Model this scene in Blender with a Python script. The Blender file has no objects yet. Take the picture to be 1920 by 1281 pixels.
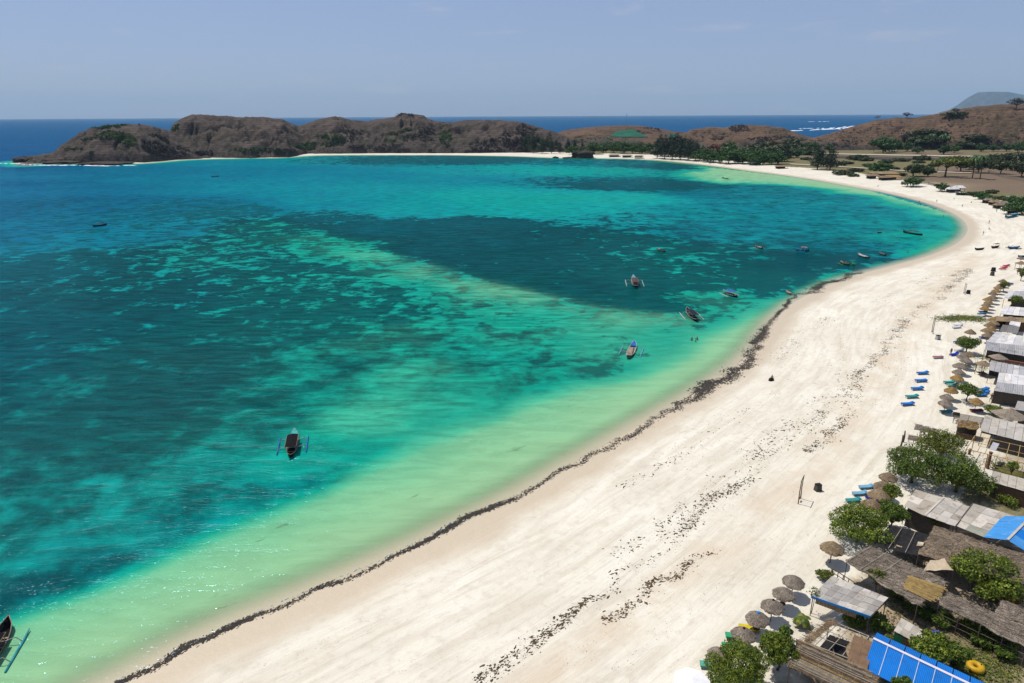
import bpy, bmesh, math, random
import numpy as np
from mathutils import Vector, Matrix
from mathutils.bvhtree import BVHTree

random.seed(7)
rng = np.random.default_rng(7)
SC = bpy.context.scene
COL = SC.collection

# ------------------------------------------------------------------ camera
CAM_H = 50.0
FPX = 1280.0                                   # focal length in pixels of the 1920 wide photograph (24 mm)
PITCH = math.atan((640.5 - 216.0) / FPX)
ROLL = math.radians(0.30)
_R = Vector((1, 0, 0)); _U = Vector((0, math.sin(PITCH), math.cos(PITCH))); _F = Vector((0, math.cos(PITCH), -math.sin(PITCH)))
CR = _R * math.cos(ROLL) - _U * math.sin(ROLL)
CU = _U * math.cos(ROLL) + _R * math.sin(ROLL)
CAM = Vector((0, 0, CAM_H))
cam_data = bpy.data.cameras.new('camera'); cam_data.lens = 24.0; cam_data.sensor_width = 36.0
cam_data.clip_start = 1.0; cam_data.clip_end = 90000.0
cam = bpy.data.objects.new('camera', cam_data); COL.objects.link(cam)
cam.matrix_world = Matrix(((CR.x, CU.x, -_F.x, 0), (CR.y, CU.y, -_F.y, 0), (CR.z, CU.z, -_F.z, CAM_H), (0, 0, 0, 1)))
SC.camera = cam

# ------------------------------------------------------------------ sky, sun, exposure
SUN_EL = math.radians(65.0)
SUN_AZ = math.radians(-54.0)                   # from +Y towards -X
SUN_DIR = Vector((math.sin(SUN_AZ) * math.cos(SUN_EL), math.cos(SUN_AZ) * math.cos(SUN_EL), math.sin(SUN_EL)))
world = bpy.data.worlds.new('World'); SC.world = world; world.use_nodes = True
wt = world.node_tree; wt.nodes.clear()
w_out = wt.nodes.new('ShaderNodeOutputWorld'); w_bg = wt.nodes.new('ShaderNodeBackground')
w_sky = wt.nodes.new('ShaderNodeTexSky'); w_sky.sky_type = 'NISHITA'; w_sky.sun_disc = False
w_sky.sun_elevation = SUN_EL; w_sky.sun_rotation = SUN_AZ
w_sky.altitude = 0; w_sky.air_density = 1.0; w_sky.dust_density = 0.6; w_sky.ozone_density = 4.0
w_hsv = wt.nodes.new('ShaderNodeMix'); w_hsv.data_type = 'RGBA'; w_hsv.blend_type = 'MULTIPLY'; w_hsv.inputs[0].default_value = 1.0
w_hsv.inputs[7].default_value = (0.98, 1.0, 1.22, 1)      # dusty violet-blue cast of the dry season air
wt.links.new(w_sky.outputs[0], w_hsv.inputs[6])
w_veil = wt.nodes.new('ShaderNodeMix'); w_veil.data_type = 'RGBA'; w_veil.inputs[0].default_value = 0.55    # thin even veil of high dust
w_veil.inputs[7].default_value = (0.360 / .085, 0.436 / .085, 0.622 / .085, 1)
wt.links.new(w_hsv.outputs[2], w_veil.inputs[6])
w_tc = wt.nodes.new('ShaderNodeTexCoord'); w_map = wt.nodes.new('ShaderNodeMapping'); w_map.inputs['Scale'].default_value = (5.0, 5.0, 26.0)
w_ns = wt.nodes.new('ShaderNodeTexNoise'); w_ns.inputs['Scale'].default_value = 1.6; w_ns.inputs['Detail'].default_value = 6.0; w_ns.inputs['Roughness'].default_value = 0.6
w_mr = wt.nodes.new('ShaderNodeMapRange'); w_mr.interpolation_type = 'SMOOTHSTEP'
for _i, _v in enumerate((0.555, 0.74, 0.0, 0.45)): w_mr.inputs[_i + 1].default_value = _v
w_cl = wt.nodes.new('ShaderNodeMix'); w_cl.data_type = 'RGBA'; w_cl.inputs[7].default_value = (0.52 / .085, 0.54 / .085, 0.62 / .085, 1)    # a few faint wisps of cloud
wt.links.new(w_tc.outputs['Generated'], w_map.inputs['Vector']); wt.links.new(w_map.outputs[0], w_ns.inputs['Vector']); wt.links.new(w_ns.outputs[0], w_mr.inputs[0])
wt.links.new(w_mr.outputs[0], w_cl.inputs[0]); wt.links.new(w_veil.outputs[2], w_cl.inputs[6])
wt.links.new(w_cl.outputs[2], w_bg.inputs['Color']); w_bg.inputs['Strength'].default_value = 0.085
wt.links.new(w_bg.outputs[0], w_out.inputs['Surface'])

sun_data = bpy.data.lights.new('sun', 'SUN'); sun_data.energy = 4.4; sun_data.angle = math.radians(0.53)
sun_data.color = (1.0, 0.95, 0.87)
sun = bpy.data.objects.new('sun', sun_data); COL.objects.link(sun)
sun.rotation_euler = (-SUN_DIR).to_track_quat('-Z', 'Y').to_euler(); sun.location = (0, 0, 300)

SC.view_settings.view_transform = 'Standard'; SC.view_settings.look = 'None'
SC.view_settings.exposure = 0.0; SC.view_settings.gamma = 1.0; SC.view_settings.use_curve_mapping = False
SC.render.engine = 'CYCLES'
SC.cycles.use_denoising = True
SC.cycles.max_bounces = 6; SC.cycles.diffuse_bounces = 2; SC.cycles.glossy_bounces = 2
SC.cycles.transparent_max_bounces = 8; SC.cycles.volume_bounces = 0
SC.cycles.caustics_reflective = False; SC.cycles.caustics_refractive = False
SC.cycles.sample_clamp_indirect = 4.0

# ------------------------------------------------------------------ geometry of the view: photograph point -> place on the ground
def ray(x, y):
    return (_F * FPX + CR * (x - 960.0) + CU * (640.5 - y)).normalized()
def at(x, y, z=0.0):
    d = ray(x, y); t = (z - CAM_H) / d.z
    return Vector((d.x * t, d.y * t, z))
def at_r(x, y, r):
    """point on the sight line at horizontal distance r"""
    d = ray(x, y); h = math.hypot(d.x, d.y); t = r / h
    return CAM + d * t
def px_per_m(p):
    return FPX / (Vector(p) - CAM).dot(_F)

# ------------------------------------------------------------------ noise in numpy
def _hash(ix, iy, seed):
    n = (ix.astype(np.int64) * 374761393 + iy.astype(np.int64) * 668265263 + seed * 982451653) & 0x7fffffff
    n = ((n ^ (n >> 13)) * 1274126177) & 0x7fffffff
    return ((n ^ (n >> 16)) & 0xffff) / 65535.0
def vnoise(x, y, seed=0):
    x = np.asarray(x, float); y = np.asarray(y, float)
    ix = np.floor(x); iy = np.floor(y); fx = x - ix; fy = y - iy
    fx = fx * fx * fx * (fx * (fx * 6 - 15) + 10); fy = fy * fy * fy * (fy * (fy * 6 - 15) + 10)
    a = _hash(ix, iy, seed); b = _hash(ix + 1, iy, seed); c = _hash(ix, iy + 1, seed); d = _hash(ix + 1, iy + 1, seed)
    return (a + (b - a) * fx) * (1 - fy) + (c + (d - c) * fx) * fy
def fbm(x, y, seed=0, oct=4, gain=0.5):
    s = 0; a = 1; t = 0
    for k in range(oct):
        s = s + a * vnoise(np.asarray(x) * 2 ** k + 17.3 * k, np.asarray(y) * 2 ** k + 9.1 * k, seed + k); t += a; a *= gain
    return s / t
def sstep(a, b, x):
    t = np.clip((np.asarray(x, float) - a) / (b - a), 0, 1); return t * t * (3 - 2 * t)

# ------------------------------------------------------------------ node helper
class NT:
    def __init__(s, name):
        s.mat = bpy.data.materials.new(name); s.mat.use_nodes = True
        s.t = s.mat.node_tree; s.t.nodes.clear(); s.out = s.t.nodes.new('ShaderNodeOutputMaterial')
    def put(s, sock, v):
        if isinstance(v, bpy.types.NodeSocket): s.t.links.new(v, sock)
        elif v is not None:
            if isinstance(v, (tuple, list)) and sock.type == 'RGBA' and len(v) == 3: v = (*v, 1)
            sock.default_value = v
    def n(s, typ, props=None, **inp):
        nd = s.t.nodes.new('ShaderNode' + typ)
        for k, v in (props or {}).items(): setattr(nd, k, v)
        for k, v in inp.items():
            key = int(k[1:]) if k[0] == 'i' and k[1:].isdigit() else k.replace('_', ' ')
            s.put(nd.inputs[key], v)
        return nd
    def math(s, op, a, b=None, c=None, clamp=False):
        nd = s.t.nodes.new('ShaderNodeMath'); nd.operation = op; nd.use_clamp = clamp
        s.put(nd.inputs[0], a)
        if b is not None: s.put(nd.inputs[1], b)
        if c is not None: s.put(nd.inputs[2], c)
        return nd.outputs[0]
    def mix(s, f, a, b, mode='MIX'):
        nd = s.t.nodes.new('ShaderNodeMix'); nd.data_type = 'RGBA'; nd.blend_type = mode
        s.put(nd.inputs[0], f); s.put(nd.inputs[6], a); s.put(nd.inputs[7], b); return nd.outputs[2]
    def rng(s, v, a, b, c=0.0, d=1.0, smooth=True):
        nd = s.t.nodes.new('ShaderNodeMapRange'); nd.interpolation_type = 'SMOOTHSTEP' if smooth else 'LINEAR'
        s.put(nd.inputs[0], v)
        for i, k in enumerate((a, b, c, d)): s.put(nd.inputs[i + 1], k)
        return nd.outputs[0]
    def ramp(s, f, stops, mode='LINEAR'):
        nd = s.t.nodes.new('ShaderNodeValToRGB'); cr = nd.color_ramp; cr.interpolation = mode
        while len(cr.elements) < len(stops): cr.elements.new(0.5)
        for e, (p, c) in zip(cr.elements, stops): e.position = p; e.color = (*c, 1)
        s.put(nd.inputs[0], f); return nd.outputs[0]
    def noise(s, scale, vec=None, detail=3.0, rough=0.55, dist=0.0, out=0):
        nd = s.n('TexNoise', Scale=scale, Detail=detail, Roughness=rough, Distortion=dist)
        if vec is not None: s.put(nd.inputs['Vector'], vec)
        return nd.outputs[out]
    def vor(s, scale, vec=None, out='Distance', **kw):
        nd = s.n('TexVoronoi', kw or None, Scale=scale)
        if vec is not None: s.put(nd.inputs['Vector'], vec)
        return nd.outputs[out]
    def mapv(s, vec, scale=(1, 1, 1), rot=(0, 0, 0), loc=(0, 0, 0)):
        nd = s.n('Mapping', Vector=vec); nd.inputs['Scale'].default_value = scale; nd.inputs['Rotation'].default_value = rot
        nd.inputs['Location'].default_value = loc; return nd.outputs[0]
    def pos(s): return s.n('NewGeometry').outputs['Position']
    def objc(s): return s.n('TexCoord').outputs['Object']
    def attr(s, name, out='Fac'):
        nd = s.t.nodes.new('ShaderNodeAttribute'); nd.attribute_name = name; return nd.outputs[out]
    def bump(s, h, strength=0.3, dist=0.1):
        return s.n('Bump', Height=h, Strength=strength, Distance=dist).outputs[0]
    def finish(s, col, rough=0.8, spec=0.2, normal=None, metal=0.0, transl=0.0):
        b = s.n('BsdfPrincipled'); s.put(b.inputs['Base Color'], col); s.put(b.inputs['Roughness'], rough)
        s.put(b.inputs['Specular IOR Level'], spec); s.put(b.inputs['Metallic'], metal)
        if normal is not None: s.put(b.inputs['Normal'], normal)
        o = b.outputs[0]
        if transl:
            t = s.n('BsdfTranslucent'); s.put(t.inputs[0], col)
            m = s.n('MixShader'); m.inputs[0].default_value = transl
            s.t.links.new(o, m.inputs[1]); s.t.links.new(t.outputs[0], m.inputs[2]); o = m.outputs[0]
        s.t.links.new(o, s.out.inputs['Surface']); return s.mat

# ------------------------------------------------------------------ mesh helper
def basis(d, up=Vector((0, 0, 1))):
    d = Vector(d).normalized()
    if abs(d.dot(up)) > 0.98: up = Vector((0, 1, 0))
    a = d.cross(up).normalized(); b = a.cross(d).normalized(); return a, b
class MB:
    def __init__(s): s.v = []; s.f = []; s.m = []
    def add(s, vs, fs, m=0):
        o = len(s.v); s.v.extend([tuple(v) for v in vs])
        for f in fs: s.f.append(tuple(i + o for i in f)); s.m.append(m)
        return s
    def box(s, c, size, rz=0.0, m=0, taper=1.0):
        hx, hy, hz = size[0] / 2, size[1] / 2, size[2] / 2; cs, sn = math.cos(rz), math.sin(rz); vs = []
        for z, k in ((-hz, 1.0), (hz, taper)):
            for x, y in ((-hx, -hy), (hx, -hy), (hx, hy), (-hx, hy)):
                x *= k; y *= k; vs.append((c[0] + x * cs - y * sn, c[1] + x * sn + y * cs, c[2] + z))
        return s.add(vs, [(3, 2, 1, 0), (4, 5, 6, 7), (0, 1, 5, 4), (1, 2, 6, 5), (2, 3, 7, 6), (3, 0, 4, 7)], m)
    def bar(s, p, q, w, h=None, m=0):
        h = h or w; p = Vector(p); q = Vector(q); a, b = basis(q - p); vs = []
        for e in (p, q):
            for i, j in ((-1, -1), (1, -1), (1, 1), (-1, 1)): vs.append(e + a * (i * w / 2) + b * (j * h / 2))
        return s.add(vs, [(0, 1, 2, 3), (7, 6, 5, 4), (0, 4, 5, 1), (1, 5, 6, 2), (2, 6, 7, 3), (3, 7, 4, 0)], m)
    def tube(s, pts, rad, n=8, m=0, cap=True):
        pts = [Vector(p) for p in pts]; rad = rad if isinstance(rad, (list, tuple)) else [rad] * len(pts); vs = []; fs = []
        for k, p in enumerate(pts):
            d = pts[min(k + 1, len(pts) - 1)] - pts[max(k - 1, 0)]; a, b = basis(d)
            for i in range(n):
                t = 2 * math.pi * i / n; vs.append(p + (a * math.cos(t) + b * math.sin(t)) * rad[k])
        for k in range(len(pts) - 1):
            for i in range(n):
                j = (i + 1) % n; fs.append((k * n + i, k * n + j, k * n + n + j, k * n + n + i))
        if cap: fs.append(tuple(range(n - 1, -1, -1))); fs.append(tuple(range(len(vs) - n, len(vs))))
        return s.add(vs, fs, m)
    def slab(s, c4, th, m=0):
        """four top corners in order, thickness downwards along the face normal"""
        A, B, C, D = [Vector(c) for c in c4]; nrm = (B - A).cross(D - A).normalized()
        if nrm.z < 0: nrm = -nrm
        top = [A, B, C, D]; bot = [p - nrm * th for p in top]
        return s.add(top + bot, [(0, 1, 2, 3), (7, 6, 5, 4), (0, 4, 5, 1), (1, 5, 6, 2), (2, 6, 7, 3), (3, 7, 4, 0)], m)
    def lathe(s, prof, n=12, c=(0, 0, 0), m=0):
        vs = []; fs = []
        for r, z in prof:
            for i in range(n):
                t = 2 * math.pi * i / n; vs.append((c[0] + r * math.cos(t), c[1] + r * math.sin(t), c[2] + z))
        for k in range(len(prof) - 1):
            for i in range(n):
                j = (i + 1) % n; fs.append((k * n + i, k * n + j, k * n + n + j, k * n + n + i))
        return s.add(vs, fs, m)
    def mesh(s, name, mats, off=(0, 0, 0), smooth=False):
        me = bpy.data.meshes.new(name)
        ox, oy, oz = off
        me.from_pydata([(x - ox, y - oy, z - oz) for x, y, z in s.v], [], s.f)
        for mt in (mats if isinstance(mats, (list, tuple)) else [mats]): me.materials.append(mt)
        if any(s.m): me.polygons.foreach_set('material_index', s.m)
        if smooth: me.polygons.foreach_set('use_smooth', [True] * len(s.f))
        me.update(); return me
def grid_mesh(name, V, F, mats, smooth=True):
    me = bpy.data.meshes.new(name); V = np.asarray(V, np.float32); F = np.asarray(F, np.int32); k = F.shape[1]
    me.vertices.add(len(V)); me.vertices.foreach_set('co', V.ravel())
    me.loops.add(F.size); me.loops.foreach_set('vertex_index', F.ravel())
    me.polygons.add(len(F)); me.polygons.foreach_set('loop_start', np.arange(0, F.size, k, dtype=np.int32))
    me.polygons.foreach_set('loop_total', np.full(len(F), k, np.int32))
    me.polygons.foreach_set('use_smooth', np.full(len(F), smooth))
    for mt in (mats if isinstance(mats, (list, tuple)) else [mats]): me.materials.append(mt)
    me.update(calc_edges=True); me.validate(); return me
def fattr(me, name, arr):
    a = me.attributes.new(name, 'FLOAT', 'POINT'); a.data.foreach_set('value', np.asarray(arr, np.float32))
def cattr(me, name, arr):
    a = me.attributes.new(name, 'FLOAT_COLOR', 'POINT')
    arr = np.asarray(arr, np.float32); arr = np.concatenate([arr, np.ones((len(arr), 1), np.float32)], 1) if arr.shape[1] == 3 else arr
    a.data.foreach_set('color', arr.ravel())

def link(name, data, parent=None, loc=(0, 0, 0), rz=0.0, scale=1.0):
    o = bpy.data.objects.new(name, data); COL.objects.link(o)
    o.location = loc; o.rotation_euler = (0, 0, rz); o.scale = (scale, scale, scale) if not isinstance(scale, tuple) else scale
    if parent is not None: o.parent = parent
    return o
def tag(o, label=None, cat=None, group=None, kind=None):
    if label: o['label'] = label
    if cat: o['category'] = cat
    if group: o['group'] = group
    if kind: o['kind'] = kind
    return o
def thing(name, label, cat, loc=(0, 0, 0), rz=0.0, group=None):
    return tag(link(name, None, None, loc, rz), label, cat, group)
def part(root, name, mb, mats, smooth=False, off=None, kind=None):
    """mesh built in world coordinates becomes a child of root (root is unrotated)"""
    if off is None: off = root.location if root.parent is None else root.location + root.parent.location
    o = link(name, mb.mesh(name, mats, off, smooth), root)
    if kind: o['kind'] = kind
    return o
def copy_tree(o, parent=None):
    c = o.copy(); COL.objects.link(c); c.parent = parent
    for ch in o.children: copy_tree(ch, c)
    return c
ORD = ['first', 'second', 'third', 'fourth', 'fifth', 'sixth', 'seventh', 'eighth', 'ninth', 'tenth', 'eleventh', 'twelfth', 'thirteenth',
       'fourteenth', 'fifteenth', 'sixteenth', 'seventeenth', 'eighteenth', 'nineteenth', 'twentieth']
_tens = ['twenty', 'thirty', 'forty', 'fifty']
for _t in _tens:
    if len(ORD) % 10 == 0 and _t != 'twenty': ORD.append(_t[:-1] + 'ieth')
    ORD += [_t + '-' + ORD[k] for k in range(9)]
# ================================================================== coast, ground, sea
def chaikin(p, k=2):
    p = np.asarray(p, float)
    for _ in range(k):
        q = np.empty((2 * len(p) - 2, 2)); q[0::2] = p[:-1] * .75 + p[1:] * .25; q[1::2] = p[:-1] * .25 + p[1:] * .75
        p = np.concatenate([p[:1], q, p[-1:]])
    return p
def wpts(px): return np.array([at(x, y)[:2] for x, y in px])
def polyd(P, L):
    """distance to polyline, arc position"""
    best = np.full(len(P), 1e18); arc = np.zeros(len(P)); s0 = 0.0
    for a, b in zip(L[:-1], L[1:]):
        d = b - a; l = math.hypot(*d)
        if l < 1e-9: continue
        t = np.clip(((P - a) @ d) / (l * l), 0, 1); q = P - a - t[:, None] * d; e = (q * q).sum(1)
        m = e < best; best[m] = e[m]; arc[m] = s0 + t[m] * l; s0 += l
    return np.sqrt(best), arc
def inside(P, poly):
    c = np.zeros(len(P), bool); x, y = P[:, 0], P[:, 1]
    for (x1, y1), (x2, y2) in zip(poly, np.roll(poly, -1, 0)):
        if y1 == y2: continue
        m = ((y1 > y) != (y2 > y)) & (x < (x2 - x1) * (y - y1) / (y2 - y1) + x1); c ^= m
    return c

SHORE_PX = [(0, 1392), (220, 1285), (360, 1208), (500, 1147), (650, 1084), (800, 1016), (975, 928), (1060, 879), (1150, 826), (1240, 776),
  (1330, 722), (1400, 672), (1432, 625), (1455, 595), (1490, 565), (1540, 540), (1600, 517), (1680, 497), (1750, 478), (1798, 456), (1818, 432), (1806, 410),
  (1776, 394), (1738, 380), (1695, 369), (1650, 359), (1600, 350), (1550, 341), (1500, 333), (1450, 326), (1400, 320), (1350, 313), (1300, 307), (1240, 301),
  (1180, 298), (1120, 297), (1060, 297), (1010, 295), (960, 293), (900, 292), (840, 291), (780, 291), (700, 291), (640, 291), (575, 292), (540, 296),
  (470, 297), (390, 298), (330, 301), (270, 307), (200, 308), (140, 308), (80, 307), (40, 305), (26, 302)]
near = wpts(SHORE_PX)
sw = [(-3200, -1500), (-900, -420), (-330, -115)]
front = np.concatenate([np.array(sw, float), near])
def polar_pt(x, r):
    d = at_r(x, 216, r); return (d.x, d.y)
back = [polar_pt(24, 905), polar_pt(60, 1010), polar_pt(300, 1240), polar_pt(700, 1270), polar_pt(1050, 1420), polar_pt(1300, 1620), polar_pt(1480, 1560),
        polar_pt(1600, 1650), polar_pt(1800, 2000), polar_pt(2100, 3200), polar_pt(2100, 9000)]
COAST = chaikin(np.concatenate([front, np.array(back)]), 2)
LANDPOLY = np.concatenate([COAST, np.array([(26000, 9000), (26000, -9000), (-3200, -9000)])])
ZP = ([-400, -100, -30, -8, 0, 6, 15, 40, 80, 300, 1200], [-9, -3.2, -1.25, -.36, 0, .34, .85, 1.75, 2.3, 3.4, 6.0])
def shore_sd(P):
    d, arc = polyd(P, COAST); return np.where(inside(P, LANDPOLY), d, -d), arc
def ground_h(P, sd):
    w = np.clip(np.abs(sd) / 10, 0, 1)
    return np.interp(sd, *ZP) + (fbm(P[:, 0] * .08, P[:, 1] * .08, 3, 3) - .5) * .35 * w + (fbm(P[:, 0] * .5, P[:, 1] * .5, 5, 2) - .5) * .10 * w
_ca, _cb = COAST[:-1], COAST[1:]; _cd = _cb - _ca; _cl = np.maximum((_cd ** 2).sum(1), 1e-12)
_la, _lb = LANDPOLY, np.roll(LANDPOLY, -1, 0)
def gz(x, y):
    """height of the ground at one place"""
    p = np.array([x, y]); q = p - _ca; t = np.clip((q * _cd).sum(1) / _cl, 0, 1); e = q - t[:, None] * _cd; sd = math.sqrt((e * e).sum(1).min())
    y1, y2 = _la[:, 1], _lb[:, 1]; m = (y1 > y) != (y2 > y); xs = _la[m, 0] + (y - y1[m]) * (_lb[m, 0] - _la[m, 0]) / (y2[m] - y1[m])
    if (xs > x).sum() % 2 == 0: sd = -sd
    return float(ground_h(p[None, :], np.array([sd]))[0])
def gat(x, y, dz=0.0):
    """photograph point -> point dz above the ground"""
    p = at(x, y, 1.5)
    for _ in range(4): p = at(x, y, max(gz(p.x, p.y), 0.0) + dz)
    return p

# ---- polar sheets that get coarser with distance
def polar_grid(th0, th1, nth, r0, r1, nr):
    th = np.radians(np.linspace(th0, th1, nth)); r = r0 * (r1 / r0) ** np.linspace(0, 1, nr)
    R, T = np.meshgrid(r, th, indexing='ij'); V = np.stack([R * np.sin(T), R * np.cos(T)], -1).reshape(-1, 2)
    i = np.arange((nr - 1) * nth).reshape(nr - 1, nth)[:, :-1].ravel()
    return V, np.stack([i, i + 1, i + nth + 1, i + nth], 1)
Va, Fa = polar_grid(-52, 52, 520, 12, 30000, 620)
Vb, Fb = polar_grid(52, 308, 129, 12, 30000, 60)
Vd = np.stack([12 * np.sin(np.radians(np.arange(0, 360, 6))), 12 * np.cos(np.radians(np.arange(0, 360, 6)))], 1)
Vall = np.concatenate([Va, Vb]); Fall = np.concatenate([Fa, Fb + len(Va)])
SD, ARC = shore_sd(Vall)
RAD = np.hypot(Vall[:, 0], Vall[:, 1])
def compact(V, F, keep, *arrs):
    F = F[keep]; u, inv = np.unique(F, return_inverse=True); return V[u], inv.reshape(F.shape), [a[u] for a in arrs]

# ------------------------------------------------------------------ materials of the setting
def mat_sand():
    t = NT('sand_and_soil'); P = t.pos(); sd = t.attr('shore'); arc = t.attr('along')
    land = t.attr('land', 'Color'); inl = t.attr('inland'); damp = t.attr('damp')
    vec = t.n('CombineXYZ', X=t.math('MULTIPLY', sd, 1.0), Y=t.math('MULTIPLY', arc, .16)).outputs[0]
    n1 = t.noise(.05, P, 4); n2 = t.noise(.9, P, 4, .6); n3 = t.noise(.5, vec, 5, .62, .6); n4 = t.noise(3.2, P, 3, .7)
    dry = t.mix(t.rng(n1, .3, .7), (.69, .655, .55), (.63, .585, .48))
    dry = t.mix(t.rng(n3, .40, .68, 0, .50), dry, (.47, .40, .305))
    dry = t.mix(t.rng(n2, .48, .72, 0, .34), dry, (.44, .375, .29))
    # cart and raking tracks running along the beach, foot marks
    tk = t.noise(1.0, t.n('CombineXYZ', X=t.math('MULTIPLY', sd, 1.5), Y=t.math('MULTIPLY', arc, .06)).outputs[0], 4, .7, .15)
    dry = t.mix(t.rng(tk, .55, .68, 0, .26), dry, (.40, .335, .255))
    ft = t.vor(1.15, P); dry = t.mix(t.math('MULTIPLY', t.rng(ft, .16, .05), t.rng(t.noise(.07, P, 3), .42, .62, 0, .55)), dry, (.42, .35, .27))
    # scattered weed fragments in lanes along the beach
    lane = t.rng(t.noise(.22, vec, 3, .6), .44, .62)
    fine = t.noise(2.3, t.n('CombineXYZ', X=sd, Y=t.math('MULTIPLY', arc, .45)).outputs[0], 3, .7)
    zone = t.math('MULTIPLY', t.rng(sd, 9, 15), t.rng(sd, 46, 36))
    frag = t.math('MULTIPLY', t.math('MULTIPLY', t.rng(fine, .60, .72), lane), zone)
    dry = t.mix(t.math('MULTIPLY', frag, .55), dry, (.22, .17, .11))
    dpf = t.math('MULTIPLY', damp, t.rng(t.noise(.16, P, 4, .6), .33, .6))
    dry = t.mix(t.math('MULTIPLY', dpf, .75), dry, (.55, .455, .335))
    wob = t.math('MULTIPLY', t.math('SUBTRACT', t.noise(.12, P, 3), .5), 5.0)
    wet = t.rng(t.math('ADD', sd, wob), 2.6, 7.2, 1, 0)
    col = t.mix(wet, dry, (.50, .415, .295))
    edge = t.math('ADD', inl, t.math('MULTIPLY', t.math('SUBTRACT', t.noise(.35, P, 4, .6), .5), .9))
    soil = t.mix(t.rng(n2, .3, .75, 0, .8), land, t.mix(.6, land, (.05, .045, .02)))
    soil = t.mix(t.rng(n4, .35, .7, 0, .35), soil, t.mix(.5, land, (.45, .38, .28)))
    col = t.mix(t.rng(edge, .38, .62), col, soil)
    h = t.math('ADD', t.math('MULTIPLY', n2, .7), t.math('MULTIPLY', n4, .35))
    return t.finish(col, t.math('SUBTRACT', .95, t.math('MULTIPLY', wet, .45)), t.math('ADD', .1, t.math('MULTIPLY', wet, .3)), t.bump(t.math('ADD', h, t.math('MULTIPLY', tk, .9)), .6, .22))
M_SAND = mat_sand()

def mat_sea():
    t = NT('sea_water'); P = t.pos(); D = t.attr('depth'); G = t.attr('grass'); wd = t.attr('column')
    a = t.noise(.10, P, 5, .62, .6); b = t.noise(.30, P, 4, .6)
    nn = t.math('ADD', t.math('MULTIPLY', a, .64), t.math('MULTIPLY', b, .36))
    g = t.rng(t.math('ADD', nn, t.math('MULTIPLY', t.math('SUBTRACT', G, .5), .62)), t.math('SUBTRACT', .462, t.math('MULTIPLY', t.attr('soft'), .13)), t.math('ADD', .553, t.math('MULTIPLY', t.attr('soft'), .14)))
    Dn = t.math('ADD', D, t.math('MULTIPLY', t.math('SUBTRACT', t.noise(.028, P, 4, .6), .5), .16))
    sand = t.ramp(Dn, [(0, (.40, .44, .27)), (.10, (.27, .40, .215)), (.22, (.195, .415, .215)), (.34, (.065, .365, .205)), (.47, (.004, .270, .180)), (.62, (.0, .250, .225)),
                      (.76, (.0, .155, .205)), (.88, (.0, .095, .170)), (1.0, (.0, .046, .135))])
    grass = t.ramp(Dn, [(0, (.20, .22, .12)), (.25, (.08, .22, .115)), (.38, (.028, .17, .105)), (.5, (.0, .072, .063)), (.65, (.0, .047, .051)), (.8, (.0, .084, .102)), (1.0, (.0, .060, .12))])
    col = t.mix(g, sand, grass)
    ol = t.attr('bar'); col = t.mix(t.math('MULTIPLY', ol, t.rng(b, .35, .6, .35, .9)), col, (.105, .285, .155))
    # torn weed lying on the pale shallows in thin streaks
    sv = t.n('CombineXYZ', X=t.math('MULTIPLY', t.math('ADD', t.attr('shore'), t.math('MULTIPLY', t.attr('along'), .10)), .9), Y=t.math('MULTIPLY', t.attr('along'), .16)).outputs[0]
    stk = t.math('MULTIPLY', t.rng(t.noise(1.0, sv, 4, .65, .4), .635, .72), t.rng(t.noise(.05, P, 2), .45, .6))
    stk = t.math('MULTIPLY', stk, t.math('MULTIPLY', t.rng(D, .36, .26), t.rng(D, .05, .10)))
    col = t.mix(t.math('MULTIPLY', stk, .6), col, (.075, .13, .045))
    # wavelets: crests run across the view, lanes of calmer and rougher water
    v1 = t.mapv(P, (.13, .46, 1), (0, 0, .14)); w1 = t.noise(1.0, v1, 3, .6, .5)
    v2 = t.mapv(P, (.06, .17, 1), (0, 0, -.05)); w2 = t.noise(1.0, v2, 2, .5)
    v3 = t.mapv(P, (2.2, 4.2, 1), (0, 0, .2)); w3 = t.noise(1.0, v3, 2, .6)
    rough_lane = t.rng(t.noise(.009, P, 3, .6), .35, .65, .55, 1.15)
    h = t.math('ADD', t.math('ADD', t.math('MULTIPLY', w1, 1.1), t.math('MULTIPLY', w2, 1.0)), t.math('MULTIPLY', w3, .2))
    h = t.math('MULTIPLY', h, rough_lane)
    # light and shade of the wavelets, multiplied into the water colour
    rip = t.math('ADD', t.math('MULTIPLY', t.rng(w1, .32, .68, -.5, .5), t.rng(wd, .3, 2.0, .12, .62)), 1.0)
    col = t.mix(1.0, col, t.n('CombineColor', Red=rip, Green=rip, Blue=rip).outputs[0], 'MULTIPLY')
    calm = t.rng(wd, .05, 1.2, .4, 1.0)
    nb = t.n('Bump', Height=h, Strength=calm, Distance=.85).outputs[0]
    fres = t.n('Fresnel', IOR=1.33); t.put(fres.inputs['Normal'], nb)
    fac = t.math('MINIMUM', t.math('MAXIMUM', t.math('SUBTRACT', t.math('MULTIPLY', fres.outputs[0], .36), .008), .010), .2)
    dif = t.n('BsdfDiffuse', Color=col); t.put(dif.inputs['Normal'], t.n('Bump', Height=h, Strength=t.math('MULTIPLY', calm, .8), Distance=1.3).outputs[0])
    glo = t.n('BsdfGlossy', Color=(.42, .82, 1.0), Roughness=.10); t.put(glo.inputs['Normal'], nb)
    tr = t.n('BsdfTransparent')
    m0 = t.n('MixShader'); t.put(m0.inputs[0], t.rng(wd, 0.0, .30, .10, 1.0)); t.t.links.new(tr.outputs[0], m0.inputs[1]); t.t.links.new(dif.outputs[0], m0.inputs[2])
    m1 = t.n('MixShader'); t.put(m1.inputs[0], fac); t.t.links.new(m0.outputs[0], m1.inputs[1]); t.t.links.new(glo.outputs[0], m1.inputs[2])
    t.t.links.new(m1.outputs[0], t.out.inputs['Surface']); return t.mat
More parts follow.
